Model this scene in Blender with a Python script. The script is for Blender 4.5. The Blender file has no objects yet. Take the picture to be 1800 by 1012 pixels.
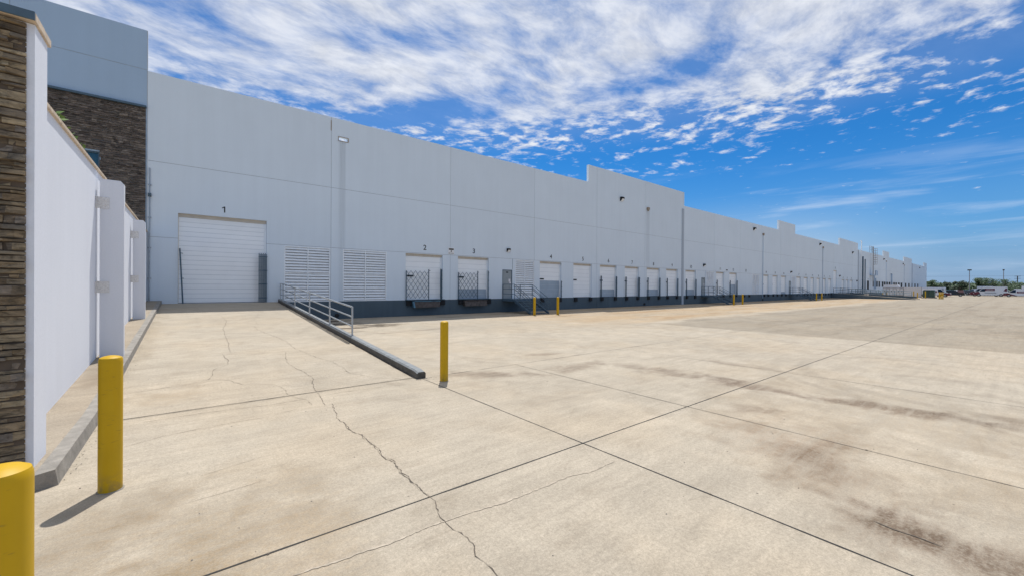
import bpy, math, random
from mathutils import Vector, Matrix
random.seed(7)
WORD = {1: 'one', 2: 'two', 3: 'three', 4: 'four', 5: 'five', 6: 'six', 7: 'seven', 8: 'eight', 9: 'nine', 10: 'ten', 11: 'eleven', 12: 'twelve'}
S = bpy.context.scene
COL = S.collection
R = math.radians

# ------------------------------------------------------------------ camera
FPX, YAW, PIT, ROL = 710.3, R(51.39), R(-.165), R(.375)
F0 = Vector((math.cos(YAW), math.sin(YAW), 0)); R0 = Vector((math.sin(YAW), -math.cos(YAW), 0)); U0 = Vector((0, 0, 1))
FW = F0*math.cos(PIT)+U0*math.sin(PIT); UP = U0*math.cos(PIT)-F0*math.sin(PIT)
RT = R0*math.cos(ROL)+UP*math.sin(ROL); UP = UP*math.cos(ROL)-R0*math.sin(ROL)
cd = bpy.data.cameras.new('camera'); cam = bpy.data.objects.new('camera', cd); COL.objects.link(cam)
m = Matrix((RT, UP, -FW)).transposed().to_4x4(); m.translation = Vector((0, 0, 1.95)); cam.matrix_world = m
cd.sensor_width = 36; cd.lens = FPX/1800*36; cd.clip_start = .05; cd.clip_end = 9000
S.camera = cam
# ------------------------------------------------------------------ light
SUN_AZ, SUN_EL = 58.0, 67.3            # direction towards the sun, from +X towards +Y
ld = bpy.data.lights.new('sun', 'SUN'); ld.energy = 3.0; ld.angle = R(.53); ld.color = (1, .965, .915)
sun = bpy.data.objects.new('sun', ld); COL.objects.link(sun)
sd = Vector((math.cos(R(SUN_AZ))*math.cos(R(SUN_EL)), math.sin(R(SUN_AZ))*math.cos(R(SUN_EL)), math.sin(R(SUN_EL))))
sun.rotation_euler = sd.to_track_quat('Z', 'Y').to_euler()
S.view_settings.view_transform = 'Standard'; S.view_settings.look = 'None'
S.view_settings.exposure = 0.55; S.view_settings.gamma = 1; S.view_settings.use_curve_mapping = False

class NT:
    """small helper round a node tree"""
    def __init__(s, nt): s.t = nt; s.n = nt.nodes; s.l = nt.links
    def new(s, typ, **kw):
        n = s.n.new(typ)
        for k, v in kw.items(): setattr(n, k, v)
        return n
    def put(s, sock, v):
        if hasattr(v, 'is_output'): s.l.new(v, sock)
        elif v is not None: sock.default_value = v
    def math(s, op, a, b=None, c=None, clamp=False):
        n = s.new('ShaderNodeMath', operation=op, use_clamp=clamp)
        s.put(n.inputs[0], a)
        if b is not None: s.put(n.inputs[1], b)
        if c is not None: s.put(n.inputs[2], c)
        return n.outputs[0]
    def vmath(s, op, a, b=None):
        n = s.new('ShaderNodeVectorMath', operation=op); s.put(n.inputs[0], a)
        if b is not None: s.put(n.inputs[1], b)
        return n
    def mixc(s, f, a, b, typ='MIX'):
        n = s.new('ShaderNodeMix', data_type='RGBA', blend_type=typ)
        s.put(n.inputs[0], f); s.put(n.inputs[6], a); s.put(n.inputs[7], b); return n.outputs[2]
    def noise(s, vec, scale, detail=4, rough=.55, dist=0, lac=2):
        n = s.new('ShaderNodeTexNoise'); s.put(n.inputs['Vector'], vec)
        n.inputs['Scale'].default_value = scale; n.inputs['Detail'].default_value = detail
        n.inputs['Roughness'].default_value = rough; n.inputs['Distortion'].default_value = dist
        return n.outputs['Fac']
    def ramp(s, f, a, b, lo=0., hi=1., smooth=True):
        n = s.new('ShaderNodeMapRange', interpolation_type='SMOOTHSTEP' if smooth else 'LINEAR')
        s.put(n.inputs[0], f); n.inputs[1].default_value = a; n.inputs[2].default_value = b
        n.inputs[3].default_value = lo; n.inputs[4].default_value = hi; return n.outputs[0]
    def mapping(s, vec, loc=(0, 0, 0), rot=(0, 0, 0), sc=(1, 1, 1), typ='POINT'):
        n = s.new('ShaderNodeMapping', vector_type=typ); s.put(n.inputs[0], vec)
        n.inputs[1].default_value = loc; n.inputs[2].default_value = rot; n.inputs[3].default_value = sc
        return n.outputs[0]
    def sep(s, v):
        n = s.new('ShaderNodeSeparateXYZ'); s.put(n.inputs[0], v); return n.outputs
    def comb(s, x, y, z):
        n = s.new('ShaderNodeCombineXYZ'); s.put(n.inputs[0], x); s.put(n.inputs[1], y); s.put(n.inputs[2], z); return n.outputs[0]

def world():
    w = bpy.data.worlds.new('World'); S.world = w; w.use_nodes = True
    T = NT(w.node_tree); T.n.clear()
    out = T.new('ShaderNodeOutputWorld'); bg = T.new('ShaderNodeBackground'); T.l.new(bg.outputs[0], out.inputs[0])
    sky = T.new('ShaderNodeTexSky', sky_type='NISHITA'); sky.sun_disc = False
    sky.sun_elevation = R(SUN_EL); sky.sun_rotation = R(90-SUN_AZ); sky.air_density = 1.0; sky.dust_density = .4; sky.ozone_density = 2.2
    d = T.new('ShaderNodeTexCoord').outputs['Generated']
    x, y, z = T.sep(d)
    zz = T.math('MAXIMUM', z, .012)
    px = T.math('DIVIDE', x, T.math('ADD', zz, .02)); py = T.math('DIVIDE', y, T.math('ADD', zz, .02))
    p = T.comb(px, py, 0.)
    warp = T.new('ShaderNodeTexNoise'); T.put(warp.inputs['Vector'], p); warp.inputs['Scale'].default_value = .9; warp.inputs['Detail'].default_value = 3
    wv = T.vmath('SUBTRACT', warp.outputs['Color'], (.5, .5, .5)).outputs[0]
    wsc = T.vmath('SCALE', wv); wsc.inputs['Scale'].default_value = .35
    pw = T.vmath('ADD', p, wsc.outputs[0]).outputs[0]
    st = T.mapping(pw, rot=(0, 0, R(38)), sc=(.85, 1.25, 1))
    veil = T.noise(st, 1.7, 6, .60, .15)
    st2 = T.mapping(pw, loc=(3, 1, 0), rot=(0, 0, R(34)), sc=(1., 1.7, 1))
    fine = T.noise(st2, 4.6, 8, .66, .15)
    puff = T.noise(pw, 8.2, 8, .62, .1)
    lw = T.vmath('SCALE', wv); lw.inputs['Scale'].default_value = .9
    rad = T.vmath('LENGTH', T.vmath('MULTIPLY', T.vmath('ADD', p, lw.outputs[0]).outputs[0], (1., .90, 1.)).outputs[0]).outputs['Value']
    # the field of broken cloud ends about three cloud heights away; extra unseen cover overhead adds ambient light
    thr = T.ramp(rad, 1.7, 3.8, .30, .74, False)
    for cx, cy, rx, ry, rot, amt in ((1.02, 1.98, .55, .16, -58, .20), (.62, 1.50, .36, .09, -40, .20), (1.62, .98, .12, .42, 10, .18), (-.02, 1.88, .25, .10, 0, .12), (2.45, .02, .35, .20, 0, .12), (.3, 2.35, .2, .06, -20, .06)):
        q = T.mapping(pw, loc=(cx, cy, 0), rot=(0, 0, R(rot)), sc=(rx, ry, 1), typ='TEXTURE')
        thr = T.math('ADD', thr, T.ramp(T.vmath('LENGTH', q).outputs['Value'], .2, 1.6, amt, 0))
    far = T.ramp(rad, 1.7, 2.5)
    nin = T.math('ADD', T.math('MULTIPLY', veil, .60), T.math('MULTIPLY', fine, .40))
    nout = T.math('ADD', T.math('MULTIPLY', veil, .30), T.math('MULTIPLY', puff, .70))
    n = T.math('ADD', T.math('MULTIPLY', nin, T.math('SUBTRACT', 1., far)), T.math('MULTIPLY', nout, far))
    n = T.math('ADD', T.math('MULTIPLY', n, 1.75), -.375)
    dlt = T.math('SUBTRACT', n, thr)
    soft = T.ramp(dlt, -.22, .42, 0, .95); hard = T.ramp(dlt, -.07, .26)
    body = T.math('ADD', T.math('MULTIPLY', soft, T.math('SUBTRACT', 1., far)), T.math('MULTIPLY', hard, far))
    az = T.math('ARCTAN2', y, x)
    low = T.noise(T.comb(T.math('MULTIPLY', az, 2.2), T.math('MULTIPLY', z, 22.), 0.), 1.6, 5, .55, .4)
    lowm = T.math('MULTIPLY', T.ramp(low, .48, .72, 0, .55), T.math('MULTIPLY', T.ramp(z, .0, .05), T.ramp(z, .16, .27, 1, 0)))
    skyc = T.vmath('MULTIPLY', sky.outputs[0], (.10, .44, .765)).outputs[0]
    sk = T.vmath('SCALE', skyc); sk.inputs['Scale'].default_value = .100
    hz = T.ramp(z, -.04, .30, .80, 0)
    sk2 = T.mixc(hz, sk.outputs[0], (.155, .285, .465, 1))
    sk2 = T.mixc(T.ramp(z, -.01, .13, .7, 0), sk2, (.205, .275, .395, 1))
    sk2 = T.mixc(T.math('MULTIPLY', T.ramp(T.math('ABSOLUTE', T.math('SUBTRACT', az, .36)), .02, .33, .85, 0), T.ramp(z, .0, .21, 1, 0)), sk2, (.36, .44, .54, 1))
    sk2 = T.mixc(lowm, sk2, (.40, .49, .62, 1))
    shade = T.ramp(T.math('ADD', T.math('MULTIPLY', puff, .45), T.math('MULTIPLY', fine, .55)), .34, .64, .50, .64)
    cs = T.vmath('SCALE', (.97, .99, 1.03)); T.put(cs.inputs['Scale'], shade)
    veilw = T.ramp(rad, 2.2, 3.0, .09, 0)
    col = T.mixc(T.math('MAXIMUM', T.math('MULTIPLY', body, .92), veilw), sk2, cs.outputs[0])
    T.l.new(col, bg.inputs[0]); bg.inputs[1].default_value = 1.0
world()

# ------------------------------------------------------------------ helpers
class MB:
    def __init__(s): s.v = []; s.f = []; s.m = []
    def face(s, pts, mi=0):
        b = len(s.v); s.v += [tuple(p) for p in pts]; s.f.append(tuple(range(b, b+len(pts)))); s.m.append(mi)
    def box(s, x0, x1, y0, y1, z0, z1, mi=0):
        s.hexa([(x0, y0, z0), (x1, y0, z0), (x1, y1, z0), (x0, y1, z0), (x0, y0, z1), (x1, y0, z1), (x1, y1, z1), (x0, y1, z1)], mi)
    def hexa(s, p, mi=0):
        b = len(s.v); s.v += [tuple(q) for q in p]
        for f in ((3, 2, 1, 0), (4, 5, 6, 7), (0, 1, 5, 4), (1, 2, 6, 5), (2, 3, 7, 6), (3, 0, 4, 7)):
            s.f.append(tuple(b+i for i in f)); s.m.append(mi)
    def prism(s, poly, d0, d1, axis='x', mi=0):
        """extrude a polygon (list of 2-tuples) along an axis"""
        n = len(poly); b = len(s.v)
        for d in (d0, d1):
            for (a, c) in poly: s.v.append((d, a, c) if axis == 'x' else (a, d, c) if axis == 'y' else (a, c, d))
        for i in range(n):
            j = (i+1) % n; s.f.append((b+i, b+j, b+n+j, b+n+i)); s.m.append(mi)
        s.f.append(tuple(b+i for i in range(n))[::-1]); s.m.append(mi)
        s.f.append(tuple(b+n+i for i in range(n))); s.m.append(mi)
    def tube(s, pts, r, n=10, mi=0, r1=None, cap=True):
        pts = [Vector(p) for p in pts]; rings = []
        for i, p in enumerate(pts):
            d = (pts[min(i+1, len(pts)-1)]-pts[max(i-1, 0)]).normalized()
            a = d.orthogonal().normalized() if i == 0 else (a - d*a.dot(d)).normalized()
            c = d.cross(a); rr = r if r1 is None else r+(r1-r)*i/(len(pts)-1)
            b = len(s.v); rings.append(b)
            for k in range(n):
                t = 2*math.pi*k/n; s.v.append(tuple(p+(a*math.cos(t)+c*math.sin(t))*rr))
        for i in range(len(rings)-1):
            for k in range(n):
                j = (k+1) % n; s.f.append((rings[i]+k, rings[i]+j, rings[i+1]+j, rings[i+1]+k)); s.m.append(mi)
        if cap:
            s.f.append(tuple(rings[0]+k for k in range(n))[::-1]); s.m.append(mi)
            s.f.append(tuple(rings[-1]+k for k in range(n))); s.m.append(mi)
    def lathe(s, prof, cx=0, cy=0, n=32, mi=0):
        rings = []
        for (r, z) in prof:
            rings.append(len(s.v))
            for k in range(n):
                t = 2*math.pi*k/n; s.v.append((cx+r*math.cos(t), cy+r*math.sin(t), z))
        for i in range(len(rings)-1):
            for k in range(n):
                j = (k+1) % n; s.f.append((rings[i]+k, rings[i]+j, rings[i+1]+j, rings[i+1]+k)); s.m.append(mi)
        s.f.append(tuple(rings[-1]+k for k in range(n))); s.m.append(mi)
    def build(s, name, mats, parent=None, smooth=False, bevel=0, loc=None):
        me = bpy.data.meshes.new(name); me.from_pydata(s.v, [], s.f)
        for mt in (mats if isinstance(mats, (list, tuple)) else [mats]): me.materials.append(mt)
        for i, p in enumerate(me.polygons): p.material_index = s.m[i]; p.use_smooth = smooth
        me.update(); o = bpy.data.objects.new(name, me); COL.objects.link(o)
        if loc is not None: o.location = loc
        if parent is not None: o.parent = parent
        if bevel:
            b = o.modifiers.new('bevel', 'BEVEL'); b.width = bevel; b.segments = 2; b.limit_method = 'ANGLE'
        if smooth and len(me.polygons):
            me.set_sharp_from_angle(angle=R(40))
        return o

def tag(o, label=None, cat=None, group=None, kind=None):
    if label: o['label'] = label
    if cat: o['category'] = cat
    if group: o['group'] = group
    if kind: o['kind'] = kind
    return o
def thing(name, label, cat, loc=(0, 0, 0), rz=0, group=None):
    o = bpy.data.objects.new(name, None); COL.objects.link(o); o.location = loc; o.rotation_euler = (0, 0, rz)
    o.empty_display_size = .2
    return tag(o, label, cat, group)
def dup(root, loc, rz=None, label=None, parent=None):
    c = root.copy(); COL.objects.link(c)
    if parent is not None: c.parent = parent
    if loc is not None: c.location = loc
    if rz is not None: c.rotation_euler = (0, 0, rz)
    if label: c['label'] = label
    for ch in list(root.children): dup(ch, None, parent=c)
    return c

def mat(name, col, rough=.6, metal=0., var=.08, vscale=3., bump=0., bscale=60., spec=None, fine=0.):
    mt = bpy.data.materials.new(name); mt.use_nodes = True; T = NT(mt.node_tree)
    b = T.n['Principled BSDF']; b.inputs['Roughness'].default_value = rough; b.inputs['Metallic'].default_value = metal
    if spec is not None: b.inputs['Specular IOR Level'].default_value = spec
    tc = T.new('ShaderNodeTexCoord').outputs['Object']
    n = T.noise(tc, vscale, 5, .6)
    k = T.ramp(n, .3, .7, 1-var, 1+var, False)
    if fine: k = T.math('MULTIPLY', k, T.ramp(T.noise(tc, 90, 3, .7), .3, .7, 1-fine, 1+fine, False))
    v = T.vmath('SCALE', (*col[:3],)); T.put(v.inputs['Scale'], k); T.l.new(v.outputs[0], b.inputs['Base Color'])
    if bump:
        bp = T.new('ShaderNodeBump'); bp.inputs['Strength'].default_value = bump; bp.inputs['Distance'].default_value = .01
        T.l.new(T.noise(tc, bscale, 4, .6), bp.inputs['Height']); T.l.new(bp.outputs[0], b.inputs['Normal'])
    return mt

def concrete(name, base, stains=(), ring=(), patch=True, streakrot=0.):
    """broomed concrete with stains that keep their own shape"""
    mt = bpy.data.materials.new(name); mt.use_nodes = True; T = NT(mt.node_tree)
    b = T.n['Principled BSDF']; b.inputs['Roughness'].default_value = .85; b.inputs['Specular IOR Level'].default_value = .25
    tc = T.new('ShaderNodeTexCoord').outputs['Object']
    x, y, z = T.sep(tc)
    flat = T.comb(x, y, 0.)
    mott = T.noise(flat, .22, 5, .6, .6); mid = T.noise(flat, 1.7, 6, .65, .3); fine = T.noise(flat, 26, 5, .7)
    grit = T.noise(flat, 170, 2, .6)
    streak = T.noise(T.mapping(flat, sc=(.35, 3.4, 1)), 2.4, 6, .62, .25)
    broom = T.noise(T.mapping(flat, sc=(90, 1.6, 1)), 1., 3, .6)
    k = T.math('MULTIPLY', T.ramp(mott, .3, .7, .90, 1.07, False), T.ramp(mid, .28, .72, .89, 1.10, False))
    k = T.math('MULTIPLY', k, T.math('MULTIPLY', T.ramp(fine, .25, .75, .80, 1.19, False), T.ramp(T.noise(flat, 62, 3, .6), .28, .72, .84, 1.16, False)))
    k = T.math('MULTIPLY', k, T.ramp(grit, .25, .75, .80, 1.20, False))
    k = T.math('MULTIPLY', k, T.ramp(streak, .3, .7, .91, 1.07, False))
    k = T.math('MULTIPLY', k, T.ramp(broom, .3, .7, .985, 1.015, False))
    col = T.vmath('SCALE', tuple(base)); T.put(col.inputs['Scale'], k); col = col.outputs[0]
    # warm / cool drift
    col = T.mixc(T.ramp(T.noise(T.mapping(flat, loc=(9, 4, 0)), .35, 4, .6), .42, .66, 0, .55), col, T.vmath('MULTIPLY', col, (1.035, .985, .92)).outputs[0])
    pat = T.noise(T.mapping(flat, loc=(2, 7, 0)), .8, 7, .68, .8)
    col = T.mixc(T.ramp(pat, .50, .66, 0, .55), col, T.vmath('MULTIPLY', col, (.86, .845, .83)).outputs[0])
    pat2 = T.noise(T.mapping(flat, loc=(5, 1, 0), sc=(.6, 1.6, 1)), 3.2, 7, .7, .5)
    col = T.mixc(T.ramp(pat2, .53, .68, 0, .5), col, T.vmath('MULTIPLY', col, (.84, .82, .80)).outputs[0])
    col = T.mixc(T.ramp(pat2, .30, .44, .35, 0), col, T.vmath('MULTIPLY', col, (1.10, 1.10, 1.09)).outputs[0])
    if patch:
        sx = T.ramp(T.math('ADD', x, T.math('MULTIPLY', mid, .02)), 19.97, 20.03); sy = T.ramp(T.math('ADD', y, T.math('MULTIPLY', mott, 3.5)), 13.6, 14.6, 1, 0)
        far = T.ramp(x, 60, 100, 1, .75)
        col = T.mixc(T.math('MULTIPLY', T.math('MULTIPLY', sx, sy), far), col, T.vmath('MULTIPLY', col, (.755, .75, .735)).outputs[0])
        fs = T.noise(T.mapping(flat, sc=(.12, .9, 1)), 1.0, 5, .6, .4)      # worn bands along the lanes
        col = T.mixc(T.math('MULTIPLY', T.ramp(fs, .48, .66, 0, .7), T.ramp(x, 12, 30)), col, T.vmath('MULTIPLY', col, (.80, .77, .74)).outputs[0])
        oy = T.math('MULTIPLY', T.ramp(y, 12.2, 14.5), T.ramp(x, 11, 22))
        col = T.mixc(T.math('MULTIPLY', oy, T.ramp(fs, .40, .60, .45, 1)), col, T.vmath('MULTIPLY', col, (1.03, .89, .72)).outputs[0])
    wn = T.new('ShaderNodeTexNoise'); T.put(wn.inputs['Vector'], flat); wn.inputs['Scale'].default_value = 1.1; wn.inputs['Detail'].default_value = 5; wn.inputs['Roughness'].default_value = .62
    wv = T.vmath('SUBTRACT', wn.outputs['Color'], (.5, .5, .5)).outputs[0]
    for (cx, cy, rx, ry, rot, amt, tint) in stains:
        sc = T.vmath('SCALE', wv); sc.inputs['Scale'].default_value = min(rx, ry)*1.7
        pw = T.vmath('ADD', flat, sc.outputs[0]).outputs[0]
        q = T.mapping(pw, loc=(cx, cy, 0), rot=(0, 0, R(rot)), sc=(rx, ry, 1), typ='TEXTURE')
        d = T.vmath('LENGTH', q).outputs['Value']
        f = T.math('MULTIPLY', T.ramp(T.math('ADD', d, T.math('MULTIPLY', T.math('SUBTRACT', mid, .5), 2.2)), .0, 1.2, amt*1.08, 0), T.math('MULTIPLY', T.ramp(streak, .30, .62, .40, 1.15), T.ramp(fine, .34, .62, .45, 1.2)))
        f = T.math('MINIMUM', f, 1.)
        col = T.mixc(f, col, T.vmath('MULTIPLY', col, tint).outputs[0])
    col = T.vmath('MAXIMUM', col, (.02, .02, .02)).outputs[0]
    for (cx, cy, rr, w, amt) in ring:
        q = T.vmath('SUBTRACT', flat, (cx, cy, 0)).outputs[0]
        d = T.math('ABSOLUTE', T.math('SUBTRACT', T.vmath('LENGTH', q).outputs['Value'], rr))
        f = T.math('MULTIPLY', T.ramp(d, w*.3, w, amt, 0), T.ramp(mid, .35, .6))
        col = T.mixc(f, col, T.vmath('SCALE', col).outputs[0]); 
        col.node.inputs[7].links[0].from_node.inputs['Scale'].default_value = .80
    # fine dark flecks
    vor = T.new('ShaderNodeTexVoronoi'); T.put(vor.inputs['Vector'], flat); vor.inputs['Scale'].default_value = 5.; vor.inputs['Randomness'].default_value = 1
    fl = T.math('MULTIPLY', T.ramp(vor.outputs['Distance'], .035, .07, .8, 0), T.ramp(T.noise(flat, 2.3, 2), .52, .6))
    col = T.mixc(fl, col, (.10, .085, .065, 1))
    T.l.new(col, b.inputs['Base Color'])
    bp = T.new('ShaderNodeBump'); bp.inputs['Strength'].default_value = .35; bp.inputs['Distance'].default_value = .006
    T.l.new(T.math('ADD', T.math('MULTIPLY', fine, .5), T.math('ADD', T.math('MULTIPLY', grit, .5), T.math('MULTIPLY', broom, .12))), bp.inputs['Height'])
    T.l.new(bp.outputs[0], b.inputs['Normal'])
    return mt

def wallmat(name, col, streaks=(), var=.022):
    mt = bpy.data.materials.new(name); mt.use_nodes = True; T = NT(mt.node_tree)
    b = T.n['Principled BSDF']; b.inputs['Roughness'].default_value = .75; b.inputs['Specular IOR Level'].default_value = .3
    tc = T.new('ShaderNodeTexCoord').outputs['Object']; x, y, z = T.sep(tc)
    a = T.noise(T.mapping(tc, sc=(2.2, 2.2, .12)), 1.3, 5, .6); c = T.noise(tc, .35, 4, .6); d = T.noise(tc, 40, 3, .6)
    k = T.math('MULTIPLY', T.ramp(a, .3, .7, 1-var, 1+var*.6, False), T.ramp(c, .3, .7, 1-var, 1+var, False))
    k = T.math('MULTIPLY', k, T.ramp(d, .3, .7, .975, 1.025, False))
    # every tilt-up panel was painted a hair differently
    pn = T.new('ShaderNodeTexWhiteNoise', noise_dimensions='1D'); T.put(pn.inputs['W'], T.math('FLOOR', T.math('DIVIDE', T.math('SUBTRACT', x, 6.44), 7.93)))
    k = T.math('MULTIPLY', k, T.ramp(pn.outputs['Value'], 0, 1, (.98), 1.01, False))
    for (cx, w, ztop, zlow, amt) in streaks:
        f = T.ramp(T.math('ABSOLUTE', T.math('SUBTRACT', x, cx)), w*.35, w, 1, 0)
        f = T.math('MULTIPLY', f, T.math('LESS_THAN', z, ztop))
        f = T.math('MULTIPLY', f, T.ramp(z, zlow, ztop, amt*.45, amt, False))
        f = T.math('MULTIPLY', f, T.ramp(T.noise(T.mapping(tc, sc=(14, 14, .3)), 1., 4, .6), .3, .6, .45, 1.))
        k = T.math('MULTIPLY', k, T.math('SUBTRACT', 1., f))
    # splash dirt at the foot
    v = T.vmath('SCALE', tuple(col)); T.put(v.inputs['Scale'], k); T.l.new(v.outputs[0], b.inputs['Base Color'])
    bp = T.new('ShaderNodeBump'); bp.inputs['Strength'].default_value = .12; bp.inputs['Distance'].default_value = .01
    T.l.new(T.noise(tc, 25, 4, .6), bp.inputs['Height']); T.l.new(bp.outputs[0], b.inputs['Normal'])
    return mt

def stonemat(name, cols):
    mt = bpy.data.materials.new(name); mt.use_nodes = True; T = NT(mt.node_tree)
    b = T.n['Principled BSDF']; b.inputs['Roughness'].default_value = .9
    tc = T.new('ShaderNodeTexCoord').outputs['Object']
    ri = T.new('ShaderNodeNewGeometry').outputs['Random Per Island']
    cr = T.new('ShaderNodeValToRGB'); T.put(cr.inputs[0], ri); e = cr.color_ramp.elements
    e[0].position = 0; e[0].color = (*cols[0], 1); e[1].position = 1; e[1].color = (*cols[-1], 1)
    for i, c in enumerate(cols[1:-1]):
        q = e.new((i+1)/(len(cols)-1)); q.color = (*c, 1)
    n = T.noise(T.mapping(tc, sc=(1, 1, 3)), 7, 6, .7, .6)
    v = T.vmath('SCALE', cr.outputs[0]); T.put(v.inputs['Scale'], T.ramp(n, .32, .68, .35, 1.75, False)); T.l.new(v.outputs[0], b.inputs['Base Color'])
    bp = T.new('ShaderNodeBump'); bp.inputs['Strength'].default_value = .9; bp.inputs['Distance'].default_value = .02
    T.l.new(T.noise(T.mapping(tc, sc=(1, 1, 2.2)), 16, 6, .7), bp.inputs['Height']); T.l.new(bp.outputs[0], b.inputs['Normal'])
    return mt

BR = (.57, .52, .49)      # damp brownish
DK = (.30, .27, .25)
STAINS = [
 (7.4, 19.9, 1.5, .85, 5, 1.5, (.26, .24, .22)), (5.6, 21.6, 1.9, .8, 0, 1.5, (.26, .24, .22)), (6.0, 19.2, 1.2, .45, 0, 1.3, DK), (5.9, 23.6, 1.5, .8, 0, 1.4, (.26, .24, .22)),
 (5.6, 17.6, .8, .22, 0, .6, DK), (6.6, 16.4, .9, .28, 0, .5, DK), (8.3, 16.6, .9, .25, 0, .5, DK), (4.9, 18.6, .7, .25, 0, .7, DK),
 (13.0, 22.8, 1.6, .5, 0, .7, DK), (17.0, 23.0, 1.2, .4, 0, .6, DK),
 (3.9, 9.2, .5, 1.5, -28, .85, BR), (5.2, 7.3, 1.3, .45, -30, .9, BR), (7.3, 6.75, 1.6, .45, 8, .8, BR), (8.7, 5.2, .45, 1.5, 8, .9, BR),
 (8.75, 3.2, .42, 1.4, -2, .95, (.55, .49, .46)), (8.95, 1.4, .45, 1.4, 4, .95, (.58, .52, .48)), (9.3, -.6, .6, 1.4, 4, .95, (.50, .45, .42)),
 (8.1, 8.6, .6, .28, -20, .7, BR), (6.0, 2.0, 1.3, .9, 30, .8, (.78, .71, .66)), (5.3, 1.25, 1.1, .7, 40, .9, (.70, .65, .61)), (4.5, .1, .7, .6, 0, .9, (.60, .55, .52)), (4.55, .45, .45, .6, 0, .9, (.60, .54, .50)),
 (4.8, .7, .16, .55, 8, .8, (.55, .49, .46)), (7.0, 2.7, .5, .35, 0, .6, BR), (5.0, 5.0, .9, .6, 20, .4, (.82, .78, .74)),
 (11.0, 4.6, .28, 1.3, 0, .5, BR), (-.7, 4.6, .9, .9, 30, .55, (.78, .73, .66)), (.1, 3.4, .4, 1.1, 0, .5, (.80, .75, .66)), (-.3, 3.2, .3, .7, 10, .6, (.72, .66, .55)),
 (8.5, .8, 3.2, 3.4, 0, .75, (.84, .81, .77)), (5.5, -.6, 3., 1.6, 0, .6, (.86, .83, .79)), (0.2, 3.6, 1.3, 1.5, 0, .85, (.83, .77, .69)), (14., 4., 4., 4., 0, .4, (.90, .87, .84)),
 (38, 23.4, 4., .9, 0, .9, (.30, .26, .24)), (43, 22.0, 5., .5, 0, .6, (.45, .38, .33)), (72, 23.3, 7., .9, 0, .9, (.32, .28, .26)), (19.5, 19.2, 1.8, .35, 0, .6, (.45, .40, .36)),
 (30, 19, 8., .8, 0, .6, (.80, .66, .52)), (50, 19.0, 9., .9, 0, .65, (.62, .52, .45)), (27, 15., 6., 1., 3, .5, (.86, .74, .60)),
]
RINGS = [(13.0, .2, 3.3, .22, .7), (13.0, .2, 3.9, .15, .4), (33, 7.0, 6.0, .35, .8), (33, 7.0, 7.6, .3, .5), (8.2, 10.2, 2.3, .12, .45)]
CB = (.405, .352, .275)
def scuffed(name, col):
    mt = mat(name, col, .5, var=.05, vscale=4, spec=.3); T = NT(mt.node_tree); b = T.n['Principled BSDF']
    tc = T.new('ShaderNodeTexCoord').outputs['Object']; x, y, z = T.sep(tc)
    src = b.inputs['Base Color'].links[0].from_socket
    dirt = T.math('MULTIPLY', T.ramp(z, .0, .22, 1, 0), T.ramp(T.noise(tc, 14, 5, .65), .38, .62))
    scr = T.noise(T.mapping(tc, sc=(6, 6, 60)), 1.4, 4, .6)
    sm = T.math('MULTIPLY', T.ramp(scr, .60, .68), T.ramp(T.noise(tc, 5, 3, .6), .50, .60))
    fade = T.ramp(T.noise(T.mapping(tc, sc=(9, 9, .8)), 1.2, 4, .6), .35, .7, 0, .16)
    c = T.mixc(fade, src, (.58, .40, .03, 1)); c = T.mixc(T.math('MULTIPLY', sm, .55), c, (.20, .13, .03, 1)); c = T.mixc(T.math('MULTIPLY', dirt, .55), c, (.19, .14, .07, 1))
    T.l.new(c, b.inputs['Base Color']); return mt
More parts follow.
